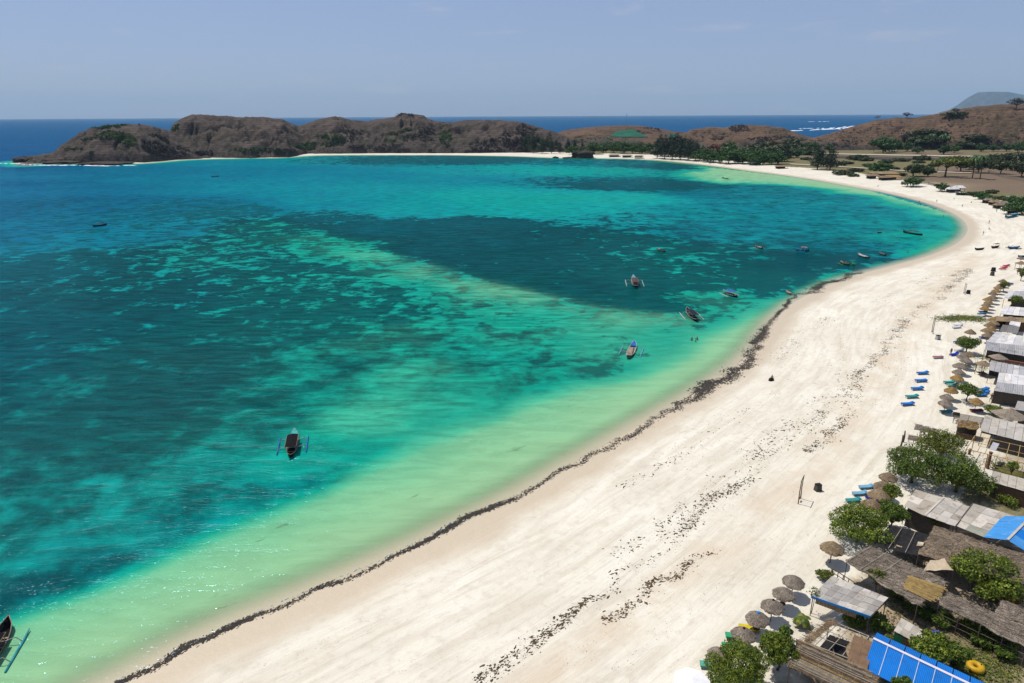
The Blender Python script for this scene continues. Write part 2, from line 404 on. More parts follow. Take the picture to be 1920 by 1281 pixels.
M_SEA = mat_sea()

def mat_hill(name='dry_hill_grass', tint=(1, 1, 1)):
    t = NT(name); P = t.pos(); low = t.attr('rock'); gul = t.attr('gully')
    n1 = t.noise(.022, P, 5, .62); n2 = t.noise(.13, P, 5, .65); n3 = t.noise(.6, P, 3, .6)
    col = t.ramp(n1, [(.25, (.056, .042, .036)), (.5, (.082, .061, .050)), (.75, (.122, .090, .064))])
    tz = t.math('ADD', t.n('SeparateXYZ', Vector=P).outputs[2], t.math('MULTIPLY', n2, 2.2))
    terr = t.math('SINE', t.math('MULTIPLY', tz, 2.3))
    col = t.mix(t.rng(terr, .1, 1, 0, .35), col, (.16, .115, .078))
    col = t.mix(t.rng(n2, .50, .68, 0, .85), col, (.050, .036, .028))
    col = t.mix(t.math('MULTIPLY', gul, t.rng(n2, .3, .6)), col, (.038, .036, .024))
    col = t.mix(1.0, col, tint, 'MULTIPLY')
    rk = t.rng(t.math('ADD', low, t.math('MULTIPLY', t.math('SUBTRACT', n2, .5), 1.2)), .35, .65)
    col = t.mix(rk, col, t.mix(t.rng(n3, .3, .7), (.030, .025, .023), (.105, .085, .068)))
    return t.finish(col, .95, .1, t.bump(t.math('ADD', n2, t.math('MULTIPLY', n3, .4)), .9, 3.0))
M_HILL = mat_hill('dry_hill_grass', (.96, 1.0, 1.06)); M_HILLR = mat_hill('russet_hill_grass', (1.28, 1.10, .92))
def simple(name, col, rough=.7, spec=.3, var=.25, scale=2.0, bump=0.0, metal=0.0, col2=None, stretch=(1, 1, 1), obj=True):
    t = NT(name); P = t.mapv(t.objc() if obj else t.pos(), stretch); n = t.noise(scale, P, 4, .62)
    c2 = col2 or tuple(c * (1 - var) for c in col)
    c = t.mix(t.rng(n, .32, .68), col, c2)
    n2 = t.noise(scale * 6, P, 3, .6); c = t.mix(t.rng(n2, .4, .75, 0, .3), c, tuple(k * .6 for k in c2))
    return t.finish(c, rough, spec, t.bump(n2, bump, .03) if bump else None, metal)

# ------------------------------------------------------------------ sea: depth of the sandy bottom and cover of seagrass
SHELF_PX = [(-420, 1330), (0, 1153), (190, 1090), (340, 1015), (480, 962), (640, 893), (760, 838), (900, 775), (1000, 735), (1090, 717), (1180, 700), (1235, 665), (1290, 632),
  (1365, 602), (1400, 577), (1440, 560), (1470, 546), (1510, 522), (1560, 509), (1620, 497), (1680, 482), (1730, 462), (1762, 440), (1756, 420), (1720, 400), (1680, 387),
  (1620, 371), (1560, 361), (1500, 353), (1450, 347), (1400, 346), (1330, 346), (1290, 337), (1258, 326), (1285, 318), (1310, 312)]
SHELF = chaikin(wpts(SHELF_PX), 2)
SHELFPOLY = np.concatenate([SHELF, wpts([(1400, 322), (1600, 348), (1800, 405), (1900, 430), (1830, 470), (1600, 520), (1450, 620), (1400, 700), (1100, 860), (500, 1160), (200, 1300), (0, 1420)])])
# photograph x, y, depth 0..1, seagrass cover 0..1
BED = [(100,500,0.688,0.64),(300,550,0.645,0.66),(100,620,0.671,0.72),(300,690,0.602,0.76),(500,600,0.559,0.68),(430,480,0.568,0.56),(560,520,0.533,0.58),(650,580,0.516,0.64),(750,650,0.473,0.62),(600,690,0.499,0.62),(430,790,0.516,0.72),
  (100,830,0.568,0.78),(250,770,0.602,0.84),(150,950,0.6,0.55),(350,900,0.56,0.5),(550,880,0.52,0.42),(50,1050,0.62,0.5),(250,1010,0.6,0.5),(430,935,0.58,0.55),(700,790,0.413,0.28),(850,725,0.45,0.42),(820,785,0.46,0.3),
  (650,865,0.5,0.35),(560,910,0.6,0.55),(330,985,0.62,0.6),(180,1060,0.66,0.62),(40,1120,0.68,0.62),(800,690,0.43,0.48),(950,660,0.48,0.5),(1050,640,0.47,0.46),(1090,690,0.48,0.6),(1150,625,0.42,0.42),(1000,700,0.48,0.5),(900,610,0.48,0.5),
  (700,430,.74,.84),(880,450,.70,.78),(780,470,.70,.84),(960,490,.62,.74),(1090,535,.60,.76),(500,425,.54,.64),(560,445,.5,.58),(640,462,.47,.5),(700,480,.45,.47),(620,500,.54,.66),(820,560,.5,.55),(760,540,.5,.5),(980,600,.46,.42),(1120,650,.44,.4),(880,660,.5,.5),(1050,445,.65,.70),(1150,450,.60,.66),(1250,480,.55,.60),(1250,530,.55,.70),(1190,565,.55,.76),(1330,515,.55,.58),
  (1400,480,.60,.62),(1340,560,.46,.5),(1440,520,.55,.72),(1500,490,.66,.72),(1300,430,.72,.55),(1420,430,.73,.48),(1550,460,.72,.6),(1600,430,.72,.5),(1660,420,.66,.42),(1700,440,.55,.4),(1500,400,.72,.42),
  (1400,380,.73,.45),(1600,388,.70,.45),(1280,395,.69,.45),(1180,410,.68,.5),(900,420,.70,.80),(600,410,.72,.62),
  (300,335,.80,.02),(100,325,.88,.05),(500,350,.74,.0),(700,355,.70,.0),(900,366,.60,.0),(1050,374,.57,.0),(1180,372,.58,.08),(1000,392,.60,.15),(800,390,.66,.14),(620,378,.72,.10),(1100,392,.62,.34),
  (900,335,.74,.35),(1050,338,.72,.55),(1150,345,.70,.72),(1250,350,.69,.85),(700,328,.76,.06),(520,318,.80,.02),(980,316,.62,.35),(1150,319,.56,.36),(1060,322,.60,.36),(880,318,.68,.36),(1320,362,.74,.55),(1460,362,.72,.5),
  (700,301,.72,.66),(900,301,.72,.70),(1060,304,.72,.55),(1180,306,.68,.62),(1240,312,.70,.8),(450,306,.76,.3),(600,302,.7,.5),(300,318,.84,.08),(180,330,.86,.04),
  (50,385,.92,.55),(200,385,.88,.5),(330,385,.84,.55),(430,395,.80,.62),(40,440,.86,.5),(200,440,.80,.45),(330,430,.78,.5),(120,350,.88,.12),(40,345,.92,.2),
  (30,312,.96,.0),(30,270,1.0,0),(-200,400,.92,.4),(-300,700,.8,.8),(-300,1000,.7,.6)]
bedW = wpts([(a, b) for a, b, c, d in BED]); bedV = np.array([(c, d) for a, b, c, d in BED])
bedS = np.hypot(bedW[:, 0], bedW[:, 1])
def bed_fields(P):
    out = np.zeros((len(P), 2)); W = np.zeros(len(P))
    for (q, v, s) in zip(bedW, bedV, bedS):
        d2 = ((P - q) ** 2).sum(1) / (s * .10) ** 2; w = 1 / (d2 + .08) ** 2
        out += w[:, None] * v; W += w
    return out / W[:, None]
keep = (SD[Fall].min(1) < 6)
Vs, Fs, (sds, rs, arcs) = compact(Vall, Fall, keep, SD, RAD, ARC)
bf = bed_fields(Vs); Dp, Gr = bf[:, 0], bf[:, 1]
far = sstep(980, 1120, rs); ds = np.maximum(-sds, 0)
Dp = Dp * (1 - far) + far * 1.0; Gr = Gr * (1 - far)
wob = (fbm(Vs[:, 0] * .05, Vs[:, 1] * .05, 11, 4) - .5)
# sand bar running out from the beach: sharp on its far side, spread out on the near side
BAR = chaikin(wpts([(470, 405), (600, 440), (690, 470), (760, 488), (830, 512), (920, 536), (1050, 566), (1160, 588), (1290, 600)]), 2)
bd, barc = polyd(Vs, BAR)
barpoly = np.concatenate([BAR, wpts([(1500, 900), (0, 900), (200, 420)])])
side = inside(Vs, barpoly); wgt = .25 + .75 * sstep(60, 190, barc)
wn = 1 + 1.2 * wob
bar = np.where(side, np.exp(-(bd / (12 * wn)) ** 2), np.exp(-(bd / 4.0) ** 2)) * wgt
bar2 = np.where(side, np.exp(-(bd / (19 * wn)) ** 2), np.exp(-(bd / 5.0) ** 2)) * wgt * (.75 + .9 * wob)
bar2 = np.clip(bar2, 0, 1); Dp = Dp * (1 - .75 * bar2) + .40 * .75 * bar2; Gr = Gr * (1 - .65 * bar2) + .28 * .65 * bar2
barA = np.where(side, np.exp(-((bd - 4) / (6.5 * wn)) ** 2), np.exp(-(bd / 4.0) ** 2)) * sstep(120, 190, barc) * (1 - sstep(330, 420, barc)) * (.6 + 1.2 * wob)
# pale shelf between the beach and the drop-off
sh, sarc = polyd(Vs, SHELF); ins = inside(Vs, SHELFPOLY); ssg = np.where(ins, -sh, sh) + wob * np.clip(rs * .06, 5, 30)
w = np.clip(rs * .035, 2.5, 14); s = sstep(-w * 1.6, w * .7, ssg)
q = ds / (ds + np.where(ins, sh, 0) + 1e-3)
Din = .09 + .22 * np.clip(q, 0, 1) ** .75
Dp = Din * (1 - s) + Dp * s; Gr = Gr * s
fr = sstep(0, 30, ds); Dp = Dp * (1 - (1 - fr) * .65 * s * sstep(500, 650, rs))
zc = np.interp(sds, *ZP); col_d = np.maximum(-zc, 0)
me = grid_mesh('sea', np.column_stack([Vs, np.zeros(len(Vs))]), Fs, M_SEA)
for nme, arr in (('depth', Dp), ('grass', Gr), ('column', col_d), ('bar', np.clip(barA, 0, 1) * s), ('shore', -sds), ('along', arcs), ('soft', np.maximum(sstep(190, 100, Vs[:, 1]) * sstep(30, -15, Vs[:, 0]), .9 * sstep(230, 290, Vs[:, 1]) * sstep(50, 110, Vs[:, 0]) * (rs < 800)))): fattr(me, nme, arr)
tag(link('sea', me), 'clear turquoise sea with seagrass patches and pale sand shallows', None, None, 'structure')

# ------------------------------------------------------------------ land sheet
keep = (SD[Fall].max(1) > -32)
Vg, Fg, (sdg, arcg, rg) = compact(Vall, Fall, keep, SD, ARC, RAD)
INL_PX = [(1100, 291), (1180, 291), (1250, 295), (1330, 300), (1400, 307), (1470, 316), (1540, 321), (1600, 328), (1660, 338), (1720, 346), (1770, 356), (1830, 372), (1890, 388), (1935, 408), (2300, 520)]
inlpoly = np.concatenate([wpts(INL_PX), np.array([(6000, 500), (6000, 5000), (0, 2600), (0, 1000)])])
VIL_PX = [(1360, 1330), (1440, 1240), (1500, 1160), (1545, 1095), (1575, 1050), (1640, 1000), (1700, 930), (1780, 880), (1830, 840), (1860, 760), (1875, 660), (1890, 580), (1925, 520), (2400, 560), (2400, 1500)]
vilpoly = wpts(VIL_PX)
d1, _ = polyd(Vg, wpts(INL_PX)); inl = np.where(inside(Vg, inlpoly), d1, -d1); inl = np.clip(.5 + inl / 30, 0, 1)
inl = np.maximum(inl, sstep(980, 1080, rg) * sstep(15, 40, sdg))
inl = np.maximum(inl, (Vg[:, 1] < 900) * (Vg[:, 0] > 200) * sstep(150, 190, sdg))
d2, _ = polyd(Vg, vilpoly); vil = np.where(inside(Vg, vilpoly), .5 + d2 / 14, .5 - d2 / 14)
B_, G_, Dd, T_ = (.150, .100, .068), (.135, .125, .045), (.40, .31, .21), (.46, .38, .28)
LAND = [(1750,342,B_),(1850,345,B_),(1905,362,B_),(1800,326,B_),(1880,330,B_),(1660,328,G_),(1700,312,G_),(1620,306,G_),(1560,318,G_),(1560,300,B_),(1650,295,G_),(1750,296,B_),(1850,300,G_),
        (1450,300,G_),(1350,290,G_),(1250,285,G_),(1150,280,G_),(1450,280,B_),(1550,280,G_),(1700,280,G_),(1850,280,B_),(1700,350,Dd),(1840,372,G_),(1900,385,G_),
        (1850,1150,Dd),(1900,1250,Dd),(1760,1260,G_),(1860,1245,G_),(1700,1150,Dd),(1600,1150,Dd),(1850,900,T_),(1880,950,G_),(1900,700,T_),(1900,600,T_),(1750,1000,Dd),(1900,1050,Dd)]
lw = wpts([(a, b) for a, b, c in LAND]); lc = np.array([c for a, b, c in LAND]); num = np.zeros((len(Vg), 3)); den = np.zeros(len(Vg))
for qv, cv in zip(lw, lc):
    w_ = 1 / (((Vg - qv) ** 2).sum(1) / (np.hypot(*qv) * .1) ** 2 + .05) ** 2; num += w_[:, None] * cv; den += w_
landc = num / den[:, None]
damp = np.zeros(len(Vg))
for pts, wd_ in (([(960, 1340), (1080, 1250), (1190, 1160), (1290, 1085)], 2.6), ([(1330, 1050), (1420, 985), (1500, 920), (1550, 865)], 3.2), ([(1545, 870), (1600, 790), (1655, 690), (1690, 640)], 3.4), ([(1700, 620), (1750, 560), (1830, 480)], 4.5)):
    dd, _ = polyd(Vg, chaikin(wpts(pts), 2)); damp = np.maximum(damp, np.exp(-(dd / wd_) ** 2))
me = grid_mesh('ground', np.column_stack([Vg, ground_h(Vg, sdg)]), Fg, M_SAND)
for nme, arr in (('shore', sdg), ('along', arcg), ('inland', np.clip(np.maximum(np.maximum(inl, vil * .62), sstep(at(300, 303).x + 10, at(270, 303).x - 30, Vg[:, 0]) * (rg > 650)), 0, 1)), ('damp', damp)): fattr(me, nme, arr)
tip = sstep(at(300, 303).x + 10, at(270, 303).x - 30, Vg[:, 0]) * (rg > 650)
landc = landc * (1 - tip[:, None]) + np.array([.045, .036, .03]) * tip[:, None]
cattr(me, 'land', landc)
tag(link('ground', me), 'white sand beach running into dry brown land', None, None, 'structure')

# ------------------------------------------------------------------ hills
HILLV, HILLF = [], []
def az_of(d): return math.atan2(d.x, d.y)
def hill(name, label, sky, base, rw, back, nth, nr, seed, gul=.30, base_z=1.0, prof=1.9, mat=M_HILL, kind='structure', rough=1.0):
    sd_ = [ray(x, y) for x, y in sky]; sa = np.array([az_of(d) for d in sd_]); st = np.array([d.z / math.hypot(d.x, d.y) for d in sd_])
    if isinstance(base, (int, float)): ba, br = np.array([-2., 2.]), np.array([base, base])
    else:
        bp = [at(x, y, base_z) for x, y in base]; ba = np.array([az_of(p) for p in bp]); br = np.array([math.hypot(p.x, p.y) for p in bp])
    th = np.linspace(sa[0], sa[-1], nth); r_f = np.interp(th, ba, br)
    wr = rw if not isinstance(rw, (list, tuple)) else np.interp(th, [az_of(ray(x, 216)) for x, _ in rw], [k for _, k in rw])
    r_r = r_f + wr; h = CAM_H + r_r * np.interp(th, sa, st)
    h = h + (fbm(th * 160, th * 0, seed + 9, 3) - .5) * 1.6 * rough
    h = np.maximum(h, base_z + .3)
    k1 = int(nr * .62); tt = np.concatenate([np.linspace(0, 1, k1), 1 + np.linspace(0, 1, nr - k1 + 1)[1:]])
    TH, T = np.meshgrid(th, tt, indexing='ij')
    RR = np.where(T <= 1, r_f[:, None] + T * (r_r - r_f)[:, None], r_r[:, None] + (T - 1) * back)
    X, Y = RR * np.sin(TH), RR * np.cos(TH)
    lat = TH * r_f.mean()
    tc = np.clip(T, 0, 1)
    p = 1 - (1 - tc) ** prof; p = .22 * sstep(0, .045, tc) + .78 * p
    rid = np.abs(fbm((lat + (fbm(X * .012, Y * .012, seed + 4, 3) - .5) * 110) / 75, RR / 130, seed, 4, .55) - .5) * 2
    rid2 = np.abs(fbm((lat + (fbm(X * .02, Y * .02, seed + 7, 3) - .5) * 60) / 30, RR / 70, seed + 12, 4, .6) - .5) * 2
    gully = np.clip(sstep(.22, .02, rid) + .55 * sstep(.22, .02, rid2), 0, 1.2)
    p = p * (1 - gul * 1.0 * gully * (1 - tc) ** .7) 
    nz = (fbm(X * .03, Y * .03, seed + 1, 5, .55) - .5) * 15 * rough * (4 * tc * (1 - tc)) + (np.abs(fbm(X * .045, Y * .045, seed + 6, 4) - .5) * -2 + .25) * 9 * rough * (1 - tc) * sstep(0, .1, tc) + (fbm(X * .12, Y * .12, seed + 2, 3) - .5) * 5 * rough * (1 - tc * .8)
    bk = np.cos(np.clip(T - 1, 0, 1) * math.pi / 2)
    Z = base_z - 2 + (h[:, None] - base_z + 2) * p * bk + nz * (T < 1)
    nrr = len(tt); idx = np.arange((nth - 1) * nrr).reshape(nth - 1, nrr)[:, :-1].ravel()
    V = np.stack([X, Y, Z], -1).reshape(-1, 3); F = np.stack([idx, idx + nrr, idx + nrr + 1, idx + 1], 1)
    me = grid_mesh(name, V, F, mat)
    fattr(me, 'gully', (gully * (1 - tc) ** .5).ravel()); fattr(me, 'rock', sstep(15, 5, Z + (fbm(X * .035, Y * .035, 3, 3) - .5) * 22).ravel())
    off = sum(len(v) for v in HILLV); HILLV.append(V); HILLF.append(F + off)
    return tag(link(name, me), label, None, None, kind)
hill('headland_hill', 'low brown headland with rocky foot at the left end of the bay',
     [(24, 304), (40, 299), (50, 294), (75, 292), (100, 286), (116, 272), (130, 262), (150, 249), (165, 242), (200, 235), (235, 233), (262, 233), (290, 238), (315, 245), (335, 256), (360, 268), (400, 276)],
     [(24, 303), (60, 304), (140, 305), (200, 305), (270, 304), (330, 299), (400, 296)], [(24, 20), (100, 60), (180, 95), (420, 110)], 120, 260, 60, 21)
hill('headland_ridge', 'long bare brown ridge along the far side of the bay',
     [(296, 262), (310, 250), (318, 244), (325, 232), (340, 222), (360, 214), (375, 215), (400, 218), (430, 219), (450, 220), (500, 220), (530, 224), (545, 232), (560, 236), (575, 231), (590, 226), (620, 219), (640, 220), (660, 225), (690, 228),
      (705, 224), (740, 219), (748, 214), (757, 212), (775, 214), (795, 217), (800, 222), (820, 228), (850, 229), (870, 226), (900, 225), (940, 226), (975, 229), (1000, 235), (1030, 245), (1050, 254), (1080, 262), (1110, 268), (1135, 275)],
     [(296, 296), (330, 298), (390, 295.5), (470, 295.5), (540, 294), (575, 289), (700, 288), (840, 288), (960, 288), (1060, 287), (1135, 284)], [(296, 150), (400, 190), (760, 170), (1000, 130), (1135, 60)], 160, 620, 90, 33, gul=.42)
hill('terraced_hill', 'low tan hill with green netting beyond the bay', [(1030, 256), (1050, 247), (1065, 243), (1090, 240), (1130, 236.5), (1170, 235), (1200, 236), (1230, 240), (1260, 246), (1290, 249), (1320, 256)],
     1120, 210, 120, 160, 40, 41, gul=.12, base_z=4, prof=1.4, rough=.6, mat=M_HILLR)
hill('bare_hill', 'bare brown hill behind the casuarina trees', [(1270, 256), (1285, 249), (1300, 242), (1330, 238.5), (1360, 239), (1380, 235), (1400, 234), (1440, 236), (1470, 240), (1490, 248), (1515, 257), (1540, 262)],
     1160, 190, 150, 200, 50, 55, gul=.34, base_z=6, mat=M_HILLR)
hill('small_mound', 'small tan mound between the trees behind the beach', [(1300, 275), (1320, 265), (1340, 258), (1370, 256), (1395, 259), (1415, 270), (1430, 281)], 960, 60, 60, 90, 30, 57, gul=.2, base_z=4, prof=1.5, rough=.6, mat=M_HILLR)
hill('right_hill', 'broad brown scrubby hill rising at the right', [(1500, 266), (1520, 262), (1540, 256), (1570, 247), (1600, 237), (1640, 225.5), (1680, 220.5), (1720, 220), (1750, 214.5), (1790, 205.5), (1830, 199.5), (1880, 195.5), (1920, 196.5), (1960, 200), (2050, 206), (2200, 228), (2400, 250)],
     [(1480, 281), (1560, 280), (1700, 279), (1920, 279), (2500, 285)], [(1480, 120), (1600, 230), (1900, 340), (2500, 300)], 320, 420, 80, 61, gul=.22, base_z=5, prof=1.55, mat=M_HILLR)
def mat_far():
    t = NT('far_forest'); n = t.noise(.004, t.pos(), 5, .6); return t.finish(t.mix(t.rng(n, .35, .65), (.030, .042, .032), (.075, .07, .055)), .95, .1)
M_FAR = mat_far()
hill('distant_mountain', 'hazy blue mountain far beyond the right hill', [(1760, 211), (1780, 206), (1795, 197), (1805, 190), (1815, 183), (1826, 177), (1835, 173), (1860, 172), (1890, 172.5), (1920, 178), (1960, 181), (2050, 186), (2150, 196), (2300, 210)],
     22000, 1500, 1500, 160, 40, 71, gul=.3, base_z=2, mat=M_FAR, prof=2.4)
hill('distant_ridge', 'lower hazy ridge in front of the far mountain', [(1855, 205), (1870, 200), (1890, 192), (1905, 187), (1925, 182), (1960, 180), (2040, 184), (2150, 200), (2250, 210)], 17500, 900, 800, 120, 30, 73, gul=.3, base_z=2, mat=M_FAR)
HV = np.concatenate(HILLV); HF = np.concatenate(HILLF)
BVH = BVHTree.FromPolygons([tuple(v) for v in HV.tolist()], [tuple(f) for f in HF.tolist()])
def hat(x, y):
    """photograph point -> point on a hill, else on the ground"""
    h = BVH.ray_cast(CAM, ray(x, y))
    return h[0] if h[0] is not None else gat(x, y)

# ------------------------------------------------------------------ air
t_ = NT('dusty_air'); pv = t_.n('VolumePrincipled'); pv.inputs['Color'].default_value = (.50, .76, 1.0, 1); pv.inputs['Density'].default_value = 3.2e-5
pv.inputs['Anisotropy'].default_value = 0.0
t_.t.links.new(pv.outputs[0], t_.out.inputs['Volume'])
link('haze', MB().box((0, 0, 400), (62000, 62000, 822)).mesh('haze', t_.mat))['kind'] = 'stuff'
# ================================================================== plants
def mat_leaf(name, a, b, c, tr=.18):
    t = NT(name); r = t.n('NewGeometry').outputs['Random Per Island']
    col = t.ramp(r, [(0, a), (.55, b), (1, c)]); n = t.noise(.8, t.objc(), 2); col = t.mix(t.rng(n, .35, .7, 0, .45), col, tuple(k * .6 for k in a))
    return t.finish(col, .5, .3, None, 0, tr)
L_DARK = mat_leaf('leaf_dark_green', (.036, .070, .008), (.090, .155, .016), (.22, .27, .03))
L_MID = mat_leaf('leaf_green', (.050, .088, .008), (.14, .205, .017), (.33, .36, .035))
L_LIGHT = mat_leaf('leaf_yellow_green', (.06, .09, .012), (.14, .175, .02), (.28, .27, .04))
L_CAS = mat_leaf('needle_grey_green', (.012, .028, .012), (.026, .050, .02), (.055, .085, .034))
L_BRIGHT = mat_leaf('leaf_bright_green', (.020, .060, .010), (.045, .115, .018), (.09, .17, .03))
L_OLIVE = mat_leaf('leaf_dull_olive', (.020, .034, .008), (.045, .062, .014), (.095, .105, .026))
L_RED = mat_leaf('flower_red', (.06, .05, .02), (.16, .035, .018), (.26, .055, .03))
L_BARE = mat_leaf('twig_purple_grey', (.035, .026, .024), (.060, .046, .042), (.095, .075, .066), .05)
L_ORANGE = mat_leaf('leaf_dry_orange', (.10, .06, .015), (.24, .13, .025), (.34, .22, .05))
L_DRYPALM = mat_leaf('leaf_dry_palm', (.10, .07, .04), (.20, .15, .08), (.30, .23, .13), .1)
M_BARK = simple('bark_grey_brown', (.13, .095, .065), .9, .1, .4, 3, .6, stretch=(1, 1, .3))
def leaves(C, size, rg, out=None, elong=2.0, droop=0.0):
    """many small folded leaves; C: centres, out: preferred outward direction"""
    n = len(C); d = rg.normal(size=(n, 3)); d[:, 2] += .35
    if out is not None: d += out * 1.1
    d[:, 2] -= droop
    d /= np.linalg.norm(d, axis=1)[:, None]; u = np.cross(d, rg.normal(size=(n, 3))); u /= np.linalg.norm(u, axis=1)[:, None] + 1e-9
    w = np.cross(d, u); s = size * rg.uniform(.6, 1.35, n)[:, None]
    # leaf lies in the plane u (length) x w (width) and faces d
    a = C - u * s * .5; b = C + w * s * .5 / elong + d * s * .08; c = C + u * s * .5; e = C - w * s * .5 / elong + d * s * .08
    V = np.stack([a, b, c, e], 1).reshape(-1, 3); F = np.arange(4 * n).reshape(n, 4)
    return V, F
def crown_points(lobes, n, rg, fill=.55):
    """points through a set of ellipsoid lobes, denser near their skins; returns centres and outward directions"""
    w = np.array([l[3] * l[4] * l[5] for l in lobes]) ** .67; k = rg.choice(len(lobes), n, p=w / w.sum()); L = np.array(lobes, float)[k]
    d = rg.normal(size=(n, 3)); d /= np.linalg.norm(d, axis=1)[:, None]; r = rg.uniform(fill, 1.0, n) ** .6
    bump = 1 + .22 * np.sin(d[:, 0] * 7 + k) * np.sin(d[:, 1] * 6 + 2 * k) + rg.normal(0, .06, n)
    P = L[:, :3] + d * L[:, 3:6] * (r * bump)[:, None]; return P, d
def branch_tree(lobes, base, fork, r0, rg):
    mb = MB(); base = Vector(base); fork = Vector(fork); mid = (base + fork) / 2 + Vector((rg.normal() * .08, rg.normal() * .08, 0))
    mb.tube([base, mid, fork], [r0, r0 * .8, r0 * .62], 8)
    for l in lobes:
        e = Vector(l[:3]); m = fork.lerp(e, .5) + Vector((0, 0, .12 * l[5])); mb.tube([fork, m, e], [r0 * .5, r0 * .34, r0 * .12], 5)
    return mb
def make_tree(name, label, cat, loc, lobes, nleaf, size, lm, seed, trunk_r=.14, fork=None, group=None, elong=2.0, droop=0.0):
    rg = np.random.default_rng(seed); t = thing(name, label, cat, loc, 0, group)
    zl = min(l[2] for l in lobes); f = fork or (np.mean([l[0] for l in lobes]) * .5, np.mean([l[1] for l in lobes]) * .5, zl * .5)
    link('trunk', branch_tree(lobes, (0, 0, -.15), f, trunk_r, rg).mesh('trunk', M_BARK, (0, 0, 0), True), t)
    P, d = crown_points(lobes, int(nleaf * 1.9), rg); V, F = leaves(P, size * .82, rg, d, elong, droop)
    link('crown', grid_mesh('crown', V, F, lm, False), t); return t
def rand_lobes(R, H, z0, n, rg, flat=.75):
    L = [(0, 0, z0 + H * .55, R * .5, R * .5, H * .45)]
    for k in range(n):
        a = 2 * math.pi * (k + rg.uniform(-.3, .3)) / n; q = rg.uniform(.38, .80) * R; s = rg.uniform(.20, .42) * R
        L.append((q * math.cos(a), q * math.sin(a), z0 + H * rg.uniform(.3, .72), s, s, s * flat))
    return L

# ---- near trees and bushes of the beach bars: photograph x, y of the crown centre, half width px, half height px
def near_tree(x, y, hw, hh, label, lm, seed, n=3600, size=.30, trunk=True, cat='tree', name='shade_tree', nl=7, elong=1.9, group=None, zc=None):
    z = zc if zc is not None else (2.4 if trunk else .7)
    p = gat(x, y, z); k = px_per_m(p); R = hw / k; H = max(hh / k * 1.5, R * .7)
    g = gz(p.x, p.y); rg = np.random.default_rng(seed)
    base_z = max(z - H * .5, .12)
    lobes = rand_lobes(R, H, base_z, nl + 4, rg)
    return make_tree(name, label, cat, (p.x, p.y, g), lobes, n, size, lm, seed, .05 * R + .05, group=group, elong=elong)
NT_ = near_tree
NT_(1610, 982, 62, 50, 'round dense green tree on the sand beside the weathered palm roof', L_MID, 101, 5200, .30)
NT_(1676, 962, 30, 26, 'dark green tree squeezed behind the round tree by the palm roof', L_DARK, 102, 2600, .28)
NT_(1672, 920, 20, 20, 'small green bush-tree over the pair of tan parasols', L_MID, 103, 1500, .24)
NT_(1714, 876, 56, 54, 'broad dark green tree nearest the sand in the big clump', L_DARK, 104, 5000, .30)
NT_(1768, 832, 46, 38, 'lighter green tree at the top of the big clump', L_LIGHT, 105, 3600, .30)
NT_(1798, 893, 60, 54, 'darkest wide tree at the landward side of the big clump', L_DARK, 106, 5200, .32)
NT_(1390, 1248, 62, 46, 'shaggy dark green tree beside the green sunbed at the bottom edge', L_MID, 107, 6000, .34, elong=4.0)
NT_(1462, 1216, 42, 44, 'tall shaggy green tree beside the slatted palm roof at the bottom', L_MID, 108, 4600, .34, elong=4.0)
NT_(1472, 1184, 14, 10, 'broad-leaved sprig rising above the shaggy tree', L_DARK, 109, 420, .30, zc=3.6)
NT_(1852, 1075, 64, 56, 'large loose green tree in the middle of the grey palm roofs', L_MID, 110, 5200, .32)
NT_(1752, 1215, 42, 30, 'round green tree behind the long blue roof', L_MID, 111, 3400, .30)
NT_(1790, 1222, 26, 22, 'dark tree at the right end of the blue roof row', L_DARK, 112, 1800, .28)
NT_(1645, 1166, 24, 18, 'dark leafy bush under the grey patchwork roof corner', L_DARK, 113, 1500, .26, False, 'bush', 'leafy_bush')
NT_(1604, 1158, 22, 12, 'low leafy bush below the blue fascia', L_DARK, 114, 1200, .24, False, 'bush', 'leafy_bush')
NT_(1646, 1080, 17, 20, 'yellow-green climber on the edge of the palm roof', L_LIGHT, 115, 1100, .24, True, 'bush', 'leafy_bush')
NT_(1545, 1076, 16, 10, 'yellow-green shrub on the sand left of the railing', L_LIGHT, 116, 800, .22, False, 'bush', 'leafy_bush')
NT_(1826, 1172, 26, 18, 'green bush on the dark path below the long palm roof', L_MID, 117, 1800, .26, False, 'bush', 'leafy_bush')
NT_(1868, 1178, 24, 16, 'yellowish bush right of the path bush', L_LIGHT, 118, 1500, .26, False, 'bush', 'leafy_bush')
NT_(1904, 1200, 20, 16, 'olive bush at the right edge below the palm roof', L_LIGHT, 119, 1200, .26, False, 'bush', 'leafy_bush')
NT_(1888, 1118, 32, 16, 'dry orange shrub under the large loose tree', L_ORANGE, 120, 1700, .26, False, 'bush', 'leafy_bush')
NT_(1815, 643, 23, 15, 'dark round tree among the blue loungers and parasols', L_DARK, 121, 2200, .30)
NT_(1818, 729, 24, 12, 'leaning tree with a bare curved trunk between the yellow parasols', L_DARK, 122, 1800, .28)
NT_(1864, 771, 20, 12, 'low round green bush between the hip thatch and the dark shed', L_MID, 123, 1500, .26, False, 'bush', 'leafy_bush')
NT_(1884, 533, 9, 7, 'small round tree at the top of the parasol row', L_MID, 124, 900, .30)
NT_(1904, 562, 14, 12, 'dark round tree between the pale roofs', L_DARK, 125, 1400, .30)
NT_(1917, 512, 8, 14, 'olive tree at the right edge above the parasol row', L_LIGHT, 126, 900, .30)
NT_(1900, 872, 11, 9, 'small potted tree in front of the grassy bed', L_MID, 127, 700, .22)
NT_(1892, 935, 22, 10, 'green shrub in the yard under the flat grey roof', L_MID, 128, 1000, .24, False, 'bush', 'leafy_bush')
NT_(1752, 976, 9, 9, 'small yellow sapling in front of the cement roof gable', L_LIGHT, 129, 500, .22)
